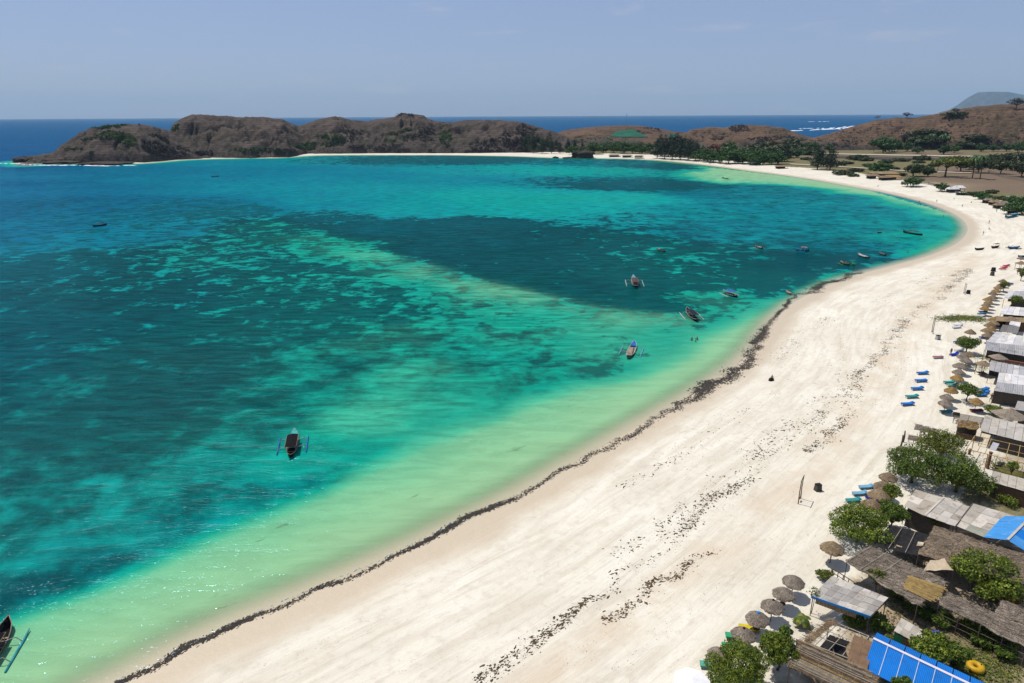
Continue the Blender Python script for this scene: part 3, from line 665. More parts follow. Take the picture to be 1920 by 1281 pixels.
NT_(1672, 1200, 14, 12, 'pale green bush beside the brown flat roof', L_LIGHT, 130, 800, .24, False, 'bush', 'leafy_bush')
NT_(1712, 1196, 16, 12, 'yellow-green bush left of the small panel hut', L_LIGHT, 131, 900, .24, False, 'bush', 'leafy_bush')
NT_(1795, 1246, 12, 14, 'yellow-green shrub beside the yellow float ring', L_LIGHT, 132, 900, .24, False, 'bush', 'leafy_bush')
NT_(1565, 1275, 22, 14, 'green shrub at the bottom edge under the slatted roof', L_MID, 133, 1200, .26, False, 'bush', 'leafy_bush')
NT_(1690, 1283, 22, 16, 'dark leafy top in front of the blue roof at the bottom edge', L_DARK, 134, 1300, .28, True)

for _i, (_x, _y, _w, _l) in enumerate([(1690, 1112, 22, 'dark bush in the shady strip beside the patchwork roof corner'), (1728, 1142, 22, 'dark bush in the shady strip below the bamboo poles'), (1768, 1160, 24, 'dark bush in the shady strip right of the bamboo poles'), (1846, 1196, 26, 'dark bush low on the path under the walkway roof'), (1886, 1222, 24, 'dark bush nearest the right edge along the path'), (1712, 1128, 18, 'small dark bush between the two shady strip bushes')]):
    NT_(_x, _y, _w, 12, _l, L_DARK, 140 + _i, 1300, .26, False, 'bush', 'leafy_bush')
def ground_cover(name, label, pts, rad, n, size, lm, seed):
    rg = np.random.default_rng(seed); P = []
    for x, y in pts:
        c = gat(x, y); 
        for _ in range(n):
            q = rg.normal(size=2) * rad; P.append((c.x + q[0], c.y + q[1]))
    P = np.array(P); sd_, _ = shore_sd(P); z = ground_h(P, sd_) + rg.uniform(.02, .18, len(P))
    V, F = leaves(np.column_stack([P, z]), size, rg, np.tile([0, 0, 2.2], (len(P), 1)), 2.0)
    o = link(name, grid_mesh(name, V, F, lm, False)); return tag(o, label, None, None, 'stuff')
ground_cover('beach_creeper', 'green creeper mat on the open sand', [(1785, 598), (1797, 597), (1810, 596), (1822, 597), (1833, 600), (1774, 599)], 1.5, 500, .34, L_LIGHT, 5)
ground_cover('grass', 'rough grass beside the yellow ring and the huts', [(1850, 1258), (1862, 1245), (1838, 1272), (1820, 1265), (1840, 1240), (1880, 880), (1905, 890), (1870, 872), (1830, 690), (1845, 672), (1680, 1120), (1700, 1135), (1890, 1240), (1755, 1150)], 1.3, 330, .24, L_LIGHT, 6)
ground_cover('leaf_litter', 'dry brown litter and weeds among the huts', [(1740, 1130), (1790, 1150), (1830, 1190), (1870, 1215), (1900, 1230), (1780, 1180), (1730, 1170), (1690, 1180), (1640, 1210), (1890, 1160), (1860, 1140), (1700, 1060), (1740, 1055)], 1.6, 260, .26, L_DRYPALM, 8)

# ---- palms
def make_palm(seed, h=6.0, nf=11, fl=2.6):
    rg = np.random.default_rng(seed); mb = MB(); lean = rg.normal(size=2) * .4
    pts = [Vector((lean[0] * (k / 5) ** 2, lean[1] * (k / 5) ** 2, h * k / 5)) for k in range(6)]; mb.tube(pts, [.17, .15, .13, .12, .11, .10], 7)
    fr = MB(); top = pts[-1]
    for k in range(nf):
        a = 2 * math.pi * k / nf + rg.uniform(-.2, .2); up = rg.uniform(.1, .75); d = Vector((math.cos(a), math.sin(a), 0)); s = Vector((-d.y, d.x, 0)); prev = None
        for q in range(6):
            u = q / 5; c = top + d * (fl * u * (1 - .12 * u)) + Vector((0, 0, fl * (up * u - 1.05 * u * u))); wd = .34 * (1 - abs(u - .45) * 1.5) + .05
            row = (c - s * wd - Vector((0, 0, wd * .55)), c, c + s * wd - Vector((0, 0, wd * .55)))
            if prev: fr.add([*prev, *row], [(0, 1, 4, 3), (1, 2, 5, 4)])
            prev = row
    return mb.mesh('trunk', M_BARK, (0, 0, 0), True), fr.mesh('fronds', L_BRIGHT)

# ---- trees of the middle distance
def proto(kind, seed):
    rg = np.random.default_rng(seed)
    if kind == 'casuarina': L = [(rg.normal() * .5, rg.normal() * .5, z, r, r, 1.9) for z, r in ((3, 2.6), (5, 2.9), (7, 2.4), (9, 1.6), (10.6, .9))] + [(rg.normal() * 2, rg.normal() * 2, rg.uniform(3, 7), 1.5, 1.5, 1.6) for _ in range(4)]; n, s, el, m = 1500, .85, 3.0, L_CAS
    elif kind == 'round': L = rand_lobes(4.2, 6.2, .1, 11, rg); n, s, el, m = 1700, .75, 1.8, L_BRIGHT
    elif kind == 'olive': L = rand_lobes(3.8, 5.0, .5, 10, rg); n, s, el, m = 1200, .7, 1.8, L_OLIVE
    elif kind == 'acacia': L = [(rg.uniform(-3.4, 3.4), rg.uniform(-3.4, 3.4), 4.6 + rg.uniform(-.5, .5), 1.9, 1.9, .7) for _ in range(8)]; n, s, el, m = 1100, .6, 2.2, L_LIGHT
    elif kind == 'red': L = rand_lobes(3.6, 4.6, .6, 8, rg); n, s, el, m = 1200, .7, 1.8, L_RED
    elif kind == 'bare': L = rand_lobes(3.4, 4.2, 1.6, 7, rg); n, s, el, m = 700, .75, 4.5, L_BARE
    else: L = rand_lobes(2.8, 2.2, -.2, 10, rg); n, s, el, m = 900, .6, 1.8, L_OLIVE
    P, d = crown_points(L, n, rg, .3); V, F = leaves(P, s, rg, d, el)
    tr = branch_tree(L, (0, 0, -.6), (0, 0, max(min(l[2] for l in L) * .6, .3)), .24, rg).mesh('trunk', M_BARK, (0, 0, 0), True)
    return tr, grid_mesh('crown', V, F, m, False), max(l[2] + l[5] for l in L)
PROTO = {k: [proto(k, 300 + 10 * i + j) for j in range(2)] for i, k in enumerate(('casuarina', 'round', 'olive', 'acacia', 'red', 'bare', 'shrub'))}
PALM = [make_palm(401, 7.5), make_palm(402, 6.2)]
def far_tree(kind, x, y, hpx, label, cat='tree', wide=1.0, seed=0, group=None, on_hill=False):
    p = hat(x, y) if on_hill else gat(x, y); k = px_per_m(p); hm = hpx * 1.12 / k; wide = wide * (1.0 if kind == 'palm' else 1.12)
    if kind == 'palm':
        tr, cr = PALM[seed % 2]; s = hm / 8.0; nm, cn = 'palm_tree', 'fronds'
    else:
        tr, cr, hh = PROTO[kind][seed % 2]; s = hm / hh; nm, cn = {'casuarina': 'casuarina_tree', 'bare': 'bare_tree', 'shrub': 'shrub'}.get(kind, 'leafy_tree'), 'crown'
    t = thing(nm, label, cat, (p.x, p.y, p.z - .1), (seed * 2.4) % 6.28, group); t.scale = (s * wide, s * wide, s)
    link('trunk', tr, t); link(cn, cr, t); return t
_k = 0
def row(kind, pts, fmt, group, cat='tree', wide=1.0, on_hill=False):
    """pts: x, y of the foot, height in px, listed from left to right"""
    global _k
    for i, (x, y, h) in enumerate(pts):
        _k += 1; far_tree(kind, x, y, h, fmt.format(ORD[i]), cat, wide, _k, group, on_hill)
row('casuarina', [(984, 286, 27), (1000, 287, 32), (1016, 288, 28), (1034, 288, 24), (1050, 288, 20), (1064, 285, 22), (1078, 284, 20), (1092, 284, 16)],
    'dark casuarina on the far shore under the ridge, {} from the left there', 'casuarinas under the long ridge')
row('round', [(1075, 290, 16), (1095, 291, 15), (1112, 289, 20), (1130, 287, 16), (1150, 287, 18), (1168, 288, 20), (1186, 288, 17), (1204, 289, 15)],
    'green tree behind the black shore rock, {} from the left there', 'green trees behind the shore rock')
row('casuarina', [(1232, 297, 34), (1246, 298, 40), (1260, 299, 42), (1275, 300, 40), (1290, 301, 40), (1304, 300, 32)],
    'tall dark casuarina of the thick stand at the bend, {} from the left', 'thick casuarina stand at the bend')
row('round', [(1312, 302, 20), (1326, 304, 22), (1338, 305, 18), (1352, 306, 18), (1366, 307, 26), (1378, 306, 22), (1392, 307, 24), (1404, 308, 22), (1418, 309, 24), (1430, 309, 20), (1446, 309, 20), (1460, 308, 18)],
    'bright green tree along the bend of the beach, {} from the left', 'green trees along the bend')
far_tree('red', 1343, 299, 25, 'red flowering tree among the bright green trees', seed=1)
far_tree('round', 1368, 292, 24, 'bright tall green tree behind the red flowering tree', seed=2)
far_tree('casuarina', 1470, 303, 30, 'single dark tree at the right end of the bend trees', wide=1.5, seed=3)
far_tree('casuarina', 1532, 318, 38, 'left half of the wide dark tree pair by the beach track', wide=1.5, seed=4)
far_tree('casuarina', 1556, 319, 38, 'right half of the wide dark tree pair by the beach track', wide=1.6, seed=5)
far_tree('round', 1645, 326, 20, 'broad dense bush-like tree behind the brown thatch huts', wide=1.7, seed=6)
far_tree('olive', 1712, 331, 22, 'thin olive tree left of the brown field', seed=7)
far_tree('round', 1740, 331, 16, 'small dark tree with a bare trunk at the field edge', seed=8)
far_tree('acacia', 1772, 332, 34, 'flat-topped yellow-green tree standing on the brown field', wide=1.1, seed=9)
far_tree('olive', 1800, 322, 26, 'olive tree right of the flat-topped field tree', wide=1.2, seed=10)
row('round', [(1712, 350, 17), (1766, 359, 15), (1840, 374, 14), (1852, 380, 14), (1893, 384, 16), (1912, 388, 18), (1907, 402, 22)], 'dense green bush on the upper edge of the far beach, {} from the left', 'bushes on the upper beach edge', 'bush', 1.35)
row('olive', [(1816, 318, 20), (1834, 324, 24), (1862, 316, 16), (1876, 326, 24), (1897, 320, 18), (1915, 332, 28)], 'olive-green tree behind the grey fence, {} from the left', 'olive trees behind the fence', 'tree', .95)
row('shrub', [(1580, 328, 8), (1598, 331, 6), (1606, 300, 9), (1622, 302, 7), (1690, 303, 6), (1730, 300, 8), (1790, 303, 9), (1812, 305, 8), (1850, 306, 12), (1872, 300, 10), (1895, 303, 14), (1915, 300, 12)],
    'low green shrub on the grassland by the dirt road, {} from the left', 'shrubs by the dirt road', 'shrub', 1.3)
row('round', [(1500, 283, 14), (1516, 284, 16), (1528, 282, 14), (1555, 284, 12), (1655, 287, 28), (1672, 285, 22), (1700, 284, 16), (1720, 288, 12), (1770, 290, 18), (1790, 287, 14), (1840, 285, 14), (1862, 284, 12), (1886, 284, 14), (1908, 286, 18)],
    'green tree at the foot of the right hill, {} from the left', 'trees at the foot of the right hill')
row('palm', [(1638, 284, 22), (1668, 284, 26), (1746, 280, 26), (1757, 278, 24), (1765, 282, 26), (1776, 281, 28), (1718, 286, 22)], 'palm below the right hill, {} from the left', 'palms below the right hill')
row('palm', [(1711, 331, 28), (1758, 320, 24), (1823, 334, 42), (1837, 336, 40), (1826, 318, 30), (1700, 352, 18)], 'thin palm standing near the brown field, {} in the scattered set', 'palms near the brown field')
row('shrub', [(1398, 271, 10), (1412, 270, 12), (1426, 269, 12), (1444, 270, 14), (1462, 271, 12), (1478, 272, 10), (1492, 273, 12), (1420, 283, 14), (1440, 285, 16), (1458, 286, 16), (1478, 286, 14), (1496, 288, 12), (1512, 290, 12)],
    'dark tree on the flat behind the bend trees, {} in the group', 'trees on the flat behind the bend', 'tree', 1.5)
row('casuarina', [(990, 283, 26), (1008, 283, 28), (1026, 284, 24), (1042, 283, 20), (1238, 293, 36), (1253, 294, 38), (1268, 294, 40), (1283, 295, 36), (1298, 296, 30), (1318, 296, 22), (1335, 290, 18)],
    'dark casuarina in the back line of the far shore, {} from the left', 'back line of casuarinas', 'tree', 1.3)
row('round', [(1118, 283, 14), (1140, 282, 15), (1160, 283, 16), (1180, 283, 15), (1198, 284, 16), (1215, 286, 16), (1308, 297, 20), (1332, 299, 18), (1356, 300, 22), (1374, 300, 20), (1386, 301, 20), (1398, 302, 22), (1412, 303, 20), (1425, 303, 22), (1440, 303, 18), (1454, 303, 20), (1482, 296, 16), (1496, 296, 14)],
    'green tree in the back line behind the bend, {} from the left', 'back line of green trees', 'tree', 1.2)
row('shrub', [(1512, 300, 5), (1535, 292, 6), (1590, 308, 5), (1605, 322, 6), (1628, 312, 5), (1660, 306, 6), (1676, 318, 5), (1684, 330, 6), (1722, 306, 5), (1735, 318, 7), (1752, 312, 6), (1795, 310, 7), (1808, 312, 8), (1830, 308, 7), (1845, 312, 9), (1872, 310, 8), (1886, 312, 9), (1905, 312, 9), (1860, 362, 6), (1826, 366, 6), (1805, 366, 5), (1880, 374, 6)],
    'small scrub bush on the dry flat, {} from the left', 'scrub bushes on the dry flat', 'bush', 1.3)
row('bare', [(1700, 221, 9), (1905, 204, 18), (1695, 264, 12), (1790, 213, 9), (1645, 224, 6)], 'leafless grey tree on the right hill, {} in the group', 'bare trees on the right hill', 'tree', 1.4, True)
row('shrub', [(1830, 262, 9), (1740, 257, 13), (1736, 268, 12), (1810, 275, 10), (1788, 218, 8)], 'green thicket on the slope of the right hill, {} in the group', 'thickets on the right hill', 'bush', 1.7, True)

# ---- scrub on the hills: nobody could count it
def scrub(name, label, patches, lm, seed, size=2.2):
    rg = np.random.default_rng(seed); C = []
    for cx, cy, rx, ry, n in patches:
        for _ in range(int(n * 4.0)):
            a = rg.uniform(0, 6.283); q = math.sqrt(rg.uniform(0, 1)) * 1.35; h = BVH.ray_cast(CAM, ray(cx + rx * q * math.cos(a), cy + ry * q * math.sin(a)))
            if h[0] is not None and h[0].length < 2500 and float(fbm(h[0].x * .03, (h[0].y + h[0].z * 2) * .03, seed, 3)) > .47: C.append((h[0], rg.uniform(.5, 1.5) * size))
    P = []; 
    for c, s in C:
        m = 18; d = rg.normal(size=(m, 3)); d /= np.linalg.norm(d, axis=1)[:, None]; d[:, 2] = np.abs(d[:, 2]); P.append(np.array(c) + d * s * np.array([1, 1, .85]) * rg.uniform(.5, 1, (m, 1)))
    P = np.concatenate(P); V, F = leaves(P, 1.15, rg, None, 1.6)
    return tag(link(name, grid_mesh(name, V, F, lm, False)), label, None, None, 'stuff')
scrub('green_scrub', 'green scrub patches on the headland slopes', [(215, 256, 22, 9, 70), (235, 268, 16, 12, 70), (150, 288, 20, 8, 50), (128, 286, 14, 6, 30), (150, 256, 26, 5, 30), (205, 238, 30, 3, 30), (245, 234, 14, 2, 14), (300, 247, 14, 6, 34),
   (345, 250, 14, 7, 44), (330, 240, 7, 9, 24), (560, 264, 16, 9, 60), (575, 272, 12, 8, 40), (618, 262, 22, 10, 70), (735, 258, 12, 8, 30), (765, 252, 14, 8, 34), (835, 252, 9, 18, 60), (480, 284, 40, 5, 50), (1110, 262, 30, 6, 40), (1006, 262, 22, 16, 60)], L_BRIGHT, 61, 1.5)
scrub('dark_scrub', 'dark leafless scrub in the gullies and along the shore cliffs', [(290, 270, 20, 14, 90), (322, 284, 26, 9, 80), (405, 288, 40, 4, 60), (500, 286, 45, 6, 70), (650, 270, 26, 10, 70), (662, 248, 14, 6, 30), (700, 280, 45, 7, 80), (775, 268, 30, 12, 90), (800, 243, 13, 9, 40), (770, 217, 22, 4, 40), (820, 280, 30, 8, 60),
   (925, 272, 34, 10, 90), (965, 262, 20, 14, 60), (985, 245, 14, 8, 30), (880, 285, 40, 3, 40), (1216, 247, 18, 7, 60), (1130, 242, 10, 3, 16), (1385, 241, 14, 5, 50), (1440, 260, 28, 5, 70), (1345, 256, 22, 5, 50), (1310, 250, 12, 5, 26), (1600, 258, 50, 12, 26), (1700, 250, 60, 18, 36), (1850, 240, 70, 26, 60), (1880, 268, 60, 8, 60), (1560, 270, 40, 6, 30)], L_BARE, 62, 1.5)
# ================================================================== beach bars on the right
def H(x, y, h): return gat(x, y, h)
M_SEAM = simple('pale_seam', (.34, .46, .68), .6, .3, .2, 3)
M_PINKCAP = simple('pinkish_white_cap', (.66, .60, .64), .6, .3, .1, 3)
M_BLUEBOARD = simple('blue_board', (.012, .26, .62), .5, .4, .25, 2)
def mat_sheet(name, col, stain=(.16, .115, .08), amt=.55):
    t = NT(name); P = t.objc(); n = t.noise(.9, P, 5, .65); m = t.noise(5.0, P, 4, .7); k = t.noise(.35, P, 3)
    c = t.mix(t.rng(k, .35, .65, 0, .5), col, tuple(v * .72 for v in col)); c = t.mix(t.rng(n, .50, .70, 0, amt), c, stain); c = t.mix(t.rng(m, .52, .75, 0, .5), c, tuple(v * .5 for v in col))
    return t.finish(c, .85, .15, t.bump(m, .3, .03))
def grey(k, w=0.0, name='cement_sheet'): return mat_sheet('%s_%d' % (name, int(k * 100)), ((k + w * .5) * .92, k * .88, (k - w) * .84))
M_BLUEROOF = mat_sheet('blue_painted_sheet', (.010, .165, .53), (.02, .10, .26), .45); M_BLUEPALE = mat_sheet('sun_bleached_blue_sheet', (.055, .25, .56), (.16, .34, .55), .5)
CEM = [grey(.40, .03), grey(.48, .04), grey(.30, .02), grey(.55, .05), grey(.36, .01)]
CEMW = [mat_sheet('stained_cement', (.36, .31, .25), (.14, .10, .07), .8), grey(.52, .06, 'pale_cement'), grey(.45, .06, 'pale_cement'), grey(.58, .06, 'pale_cement'), grey(.38, .05, 'pale_cement')]
TIN = [grey(.52, -.02, 'tin_sheet'), grey(.46, -.03, 'tin_sheet'), grey(.60, -.01, 'tin_sheet'), grey(.40, -.01, 'tin_sheet')]
TINRUST = TIN[:3] + [simple('rusty_tin', (.36, .22, .14), .8, .2, .5, 1.5, .2)]
TINLOW = [grey(.34, -.03, 'shaded_tin'), grey(.30, -.03, 'shaded_tin'), grey(.38, -.02, 'shaded_tin')]  # darker tin for the lower slopes: their shade is put into the colour
WHT = [grey(.72, .01, 'white_sheet'), grey(.66, -.02, 'white_sheet'), grey(.58, .0, 'white_sheet')]
M_POST = simple('weathered_pole', (.17, .125, .09), .9, .1, .4, 4, .3, stretch=(1, 1, .3))
M_PALEPOLE = simple('pale_bamboo', (.42, .36, .28), .8, .2, .35, 3, .2)
M_YELPOLE = simple('yellow_bamboo', (.46, .31, .11), .7, .25, .35, 3, .2)
M_WOOD = simple('brown_wood', (.14, .085, .05), .85, .15, .4, 2.5, .3, stretch=(1, 6, 1))
M_REDWOOD = simple('reddish_post', (.22, .10, .065), .8, .2, .35, 3, .2)
M_DARKWALL = simple('dark_plank_wall', (.105, .090, .076), .9, .1, .4, 2.5, .3, stretch=(1, 1, 8))
M_GREYWALL = simple('grey_board_wall', (.20, .185, .165), .9, .1, .3, 2.0, .3)
M_BLACKNET = simple('black_shade_net', (.030, .029, .030), .95, .05, .4, 2.0, .2)
M_PLY = simple('brown_plywood', (.20, .125, .075), .85, .15, .3, .9, .15)
M_TARP = simple('sand_coloured_tarp', (.52, .42, .29), .8, .15, .2, 1.2, .3)
def mat_thatch(name, a, b, c, sc=1.0):
    t = NT(name); P = t.objc(); r = t.n('NewGeometry').outputs['Random Per Island']; n = t.noise(9 * sc, t.mapv(P, (1, 1, .35)), 4, .7); m = t.noise(1.1 * sc, P, 3)
    col = t.mix(r, a, b); col = t.mix(t.rng(n, .38, .68), col, c); col = t.mix(t.rng(m, .4, .7, 0, .45), col, tuple(k * .6 for k in c))
    return t.finish(col, .95, .08, t.bump(n, .9, .05))
TH_GREY = mat_thatch('grey_thatch', (.285, .235, .185), (.37, .31, .24), (.130, .102, .080))
TH_BROWN = mat_thatch('brown_thatch', (.26, .19, .125), (.34, .255, .165), (.115, .080, .052))
TH_GOLD = mat_thatch('golden_thatch', (.36, .225, .085), (.43, .29, .12), (.17, .098, .038))
TH_TAN = mat_thatch('tan_thatch', (.32, .235, .14), (.38, .28, .17), (.15, .105, .062))
TH_OLIVE = mat_thatch('mossy_thatch', (.19, .16, .07), (.25, .20, .09), (.09, .085, .03))

def corr_panel(A, B, C, D, waves, amp, th=.012):
    """a sheet with folds running from AB to DC"""
    mb = MB(); A, B, C, D = map(Vector, (A, B, C, D)); n = (B - A).cross(D - A).normalized()
    if n.z < 0: n = -n
    k = max(waves * 2, 1); vs = []
    for i in range(k + 1):
        u = i / k; o = n * (amp * (1 if i % 2 else -1)) if waves else Vector()
        vs += [A.lerp(B, u) + o, D.lerp(C, u) + o]
    top = [(2 * i, 2 * i + 2, 2 * i + 3, 2 * i + 1) for i in range(k)]; m = len(vs)
    vs2 = [v - n * th for v in vs]; bot = [tuple(j + m for j in reversed(f)) for f in top]
    e = [(0, 1, m + 1, m), (m - 2, m - 1, 2 * m - 1, 2 * m - 2)]
    return mb.add(vs + vs2, top + bot + e)
def sheet_roof(root, A, B, C, D, nu, nv, mats, seed, waves=0, amp=.02, gap=.02, name='roof_panel', jit=.02):
    """roof plane of single sheets: AB upper edge, DC lower edge; lower courses tuck under the upper ones"""
    A, B, C, D = map(Vector, (A, B, C, D)); rg = random.Random(seed); n = (B - A).cross(D - A).normalized()
    if n.z < 0: n = -n
    def pt(u, v): return A.lerp(B, u).lerp(D.lerp(C, u), v)
    for j in range(nv):
        for i in range(nu):
            u0, u1 = i / nu + gap * .15, (i + 1) / nu - gap * .15; v0, v1 = j / nv, min((j + 1) / nv + (.06 / nv if j < nv - 1 else 0), 1.02)
            o = n * ((nv - j) * .022 + rg.uniform(-jit, jit) * .5); sag = lambda u, v: n * (rg.uniform(-.022, .022) - .07 * math.sin(math.pi * u) * math.sin(math.pi * min(v, 1.0))); q = [pt(u0, v0) + o + sag(u0, v0), pt(u1, v0) + o + sag(u1, v0), pt(u1, v1) + o + sag(u1, v1), pt(u0, v1) + o + sag(u0, v1)]
            mb = corr_panel(*q, waves, amp) if waves else MB().slab(q, .014)
            part(root, name, mb, mats[rg.randrange(len(mats))])
def thatch_roof(root, A, B, C, D, mats, seed, dens=22, th=.12, ln=.9, along=.15, name='thatch', kindname='palm_fronds', jitter=.05):
    """palm-leaf roof: a ragged bed and loose strips lying on it"""
    A, B, C, D = map(Vector, (A, B, C, D)); rg = random.Random(seed); n = (B - A).cross(D - A).normalized()
    if n.z < 0: n = -n
    def pt(u, v): return A.lerp(B, u).lerp(D.lerp(C, u), v)
    nu = max(int((B - A).length / .5), 4); nv = max(int((D - A).length / .5), 3); vs = []; fs = []
    for i in range(nu + 1):
        for j in range(nv + 1):
            u, v = i / nu, j / nv
            if i in (0, nu): u += rg.uniform(-.3, .3) / nu
            if j in (0, nv): v += rg.uniform(-.3, .35) / nv
            vs.append(pt(u, v) + n * rg.uniform(-jitter, jitter))
    m = len(vs); fs = [(i * (nv + 1) + j, i * (nv + 1) + j + 1, (i + 1) * (nv + 1) + j + 1, (i + 1) * (nv + 1) + j) for i in range(nu) for j in range(nv)]
    ring = [i * (nv + 1) for i in range(nu)] + [nu * (nv + 1) + j for j in range(nv)] + [i * (nv + 1) + nv for i in range(nu, 0, -1)] + [j for j in range(nv, 0, -1)]
    vs2 = [v - n * th for v in vs]; fs2 = [tuple(k + m for k in reversed(f)) for f in fs]
    side = [(ring[k], ring[(k + 1) % len(ring)], ring[(k + 1) % len(ring)] + m, ring[k] + m) for k in range(len(ring))]
    bed = part(root, name, MB().add(vs + vs2, fs + fs2 + side), mats[0])
    st = MB(); area = (B - A).length * (D - A).length; dn = (D - A).normalized(); du = (B - A).normalized()
    for _ in range(int(area * dens)):
        c = pt(rg.uniform(.0, 1.0), rg.uniform(0, 1.0)) + n * rg.uniform(.03, .10); d = (du + dn * rg.gauss(0, along) if rg.random() < .75 else dn + du * rg.gauss(0, .5)).normalized() * (ln * rg.uniform(.4, 1.1) * .5)
        s = d.normalized().cross(n) * rg.uniform(.012, .035); l = n * rg.uniform(-.03, .05)
        st.add([c - d - s, c + d - s + l, c + d + s + l, c - d + s, c + n * .03 - d * .2, c + n * .03 + d * .2], [(0, 1, 5, 4), (4, 5, 2, 3)])
    f = part(root, kindname, st, mats[-1]); f['kind'] = 'stuff'
    return bed
def posts(root, tops, r=.05, mat=None, name='post'):
    for p in tops:
        p = Vector(p); part(root, name, MB().tube([(p.x, p.y, gz(p.x, p.y) - .1), (p.x, p.y, p.z - .03)], r, 6), mat or M_POST)
def inset(A, B, C, D, k=.06):
    c = (A + B + C + D) / 4; return [p.lerp(c, k) for p in (A, B, C, D)]
def wall_between(root, p, q, top, mat, name='wall', th=.08, bottom=None):
    p = Vector(p); q = Vector(q); d = q - p; d.z = 0; s = Vector((-d.y, d.x, 0)).normalized() * th / 2; vs = []
    for e in (p, q):
        g = gz(e.x, e.y) - .05 if bottom is None else bottom
        for o in (-s, s): vs += [Vector((e.x, e.y, g)) + o, Vector((e.x, e.y, top)) + o]
    part(root, name, MB().add(vs, [(0, 1, 5, 4), (3, 2, 6, 7), (0, 2, 3, 1), (4, 5, 7, 6), (1, 3, 7, 5), (0, 4, 6, 2)]), mat)
def hut(name, label, cat, c, group=None): 
    return thing(name, label, cat, (c[0], c[1], gz(c[0], c[1])), 0, group)
def ctr(*p): return sum((Vector(q) for q in p), Vector()) / len(p)
def par(A, B, D): return Vector(D) + (Vector(B) - Vector(A))

# ---- long blue roof at the bottom edge
A, D = H(1637, 1198, 3.1), H(1618, 1253, 2.3); B = H(1852, 1297, 3.1); B.z = A.z; C = par(A, B, D)
t = hut('blue_roof_shed', 'long shed with bright blue corrugated roof and pinkish ridge', 'shed', ctr(A, B, C, D))
sheet_roof(t, A, B, C, D, 7, 1, [M_BLUEROOF], 1, 9, .016, gap=.03)
bs = (A - D); bs.z = 0; E, F_ = A + bs * .55, B + bs * .55; E.z = F_.z = D.z + .1
sheet_roof(t, A, B, F_, E, 7, 1, [M_BLUEROOF], 2, 9, .016, gap=.03)
part(t, 'ridge_cap', MB().bar(A + Vector((0, 0, .07)), B + Vector((0, 0, .07)), .26, .07), M_PINKCAP)
for u in (1 / 7, 2 / 7, 3 / 7, 4 / 7, 5 / 7, 6 / 7): part(t, 'seam', MB().bar(A.lerp(B, u) + Vector((0, 0, .075)), D.lerp(C, u) + Vector((0, 0, .075)), .07, .02), M_SEAM)
posts(t, inset(E, F_, C, D, .05)); wall_between(t, E.lerp(F_, .04), E.lerp(F_, .96), E.z - .1, M_DARKWALL)
# ---- grey patchwork roof with blue fascia
A, B, C, D = H(1560, 1081, 2.9), H(1666, 1122, 2.9), H(1632, 1156, 2.35), H(1521, 1118, 2.35)
t = hut('patchwork_roof_hut', 'open hut with grey patchwork sheet roof and blue fascia board', 'hut', ctr(A, B, C, D))
sheet_roof(t, A, B, C, D, 7, 4, CEM, 3)
part(t, 'fascia', MB().bar(D + Vector((0, 0, -.08)), C + Vector((0, 0, -.08)), .05, .26), M_BLUEBOARD)
for p, q in ((A, D), (B, C), (A.lerp(B, .5), D.lerp(C, .5))): part(t, 'rafter', MB().bar(p - Vector((0, 0, .1)), q - Vector((0, 0, .1)), .07), M_POST)
posts(t, inset(A, B, C, D, .05)); 
p0, p1 = D.lerp(A, .12), C.lerp(B, .12); wall_between(t, p0.lerp(p1, .05), p0.lerp(p1, .75), D.z - .25, TH_TAN, 'reed_screen', .07, D.z - .95)
part(t, 'counter', MB().bar(H(1560, 1138, .9), H(1610, 1158, .9), .5, .08), M_WOOD)
# ---- open frame with fallen palm thatch
P_ = [H(1556, 1163, 2.3), H(1629, 1193, 2.3), H(1600, 1238, 2.3), H(1508, 1203, 2.3)]
t = hut('open_pole_frame', 'open pole frame with palm fronds on one side and dark floor', 'frame', ctr(*P_))
for a, b in ((0, 1), (1, 2), (2, 3), (3, 0)): part(t, 'beam', MB().tube([P_[a], P_[b]], .045, 6), M_PALEPOLE)
for u in (.22, .5, .78): part(t, 'rafter', MB().tube([P_[0].lerp(P_[1], u), P_[3].lerp(P_[2], u)], .035, 6), M_PALEPOLE)
for u in (.4, .7): part(t, 'purlin', MB().tube([P_[0].lerp(P_[3], u) + Vector((0, 0, .08)), P_[1].lerp(P_[2], u) + Vector((0, 0, .08))], .03, 6), M_PALEPOLE)
posts(t, P_); thatch_roof(t, P_[0] + Vector((0, 0, .1)), P_[0].lerp(P_[1], .16) + Vector((0, 0, .1)), P_[3].lerp(P_[2], .12) + Vector((0, 0, .1)), P_[3] + Vector((0, 0, .1)), [TH_TAN, TH_TAN], 4, 60, .08, 1.6)
part(t, 'floor', MB().slab([H(1556, 1190, .12), H(1628, 1215, .12), H(1606, 1250, .12), H(1530, 1222, .12)], .1), M_BLACKNET)
fr = MB()
for k in range(26):
    u = k / 25; c = H(1606, 1192, 2.45).lerp(H(1590, 1232, 2.4), u); s = .55 * math.sin(math.pi * min(u * 1.05, 1)) + .08; fr.add([c, c + Vector((-s, -.1, -.06)), c + Vector((-s * .8, -.2, -.08)), c + Vector((s, .05, -.02)), c + Vector((s * .8, -.1, -.05))], [(0, 1, 2), (0, 4, 3)])
part(t, 'dry_frond', fr, TH_TAN)
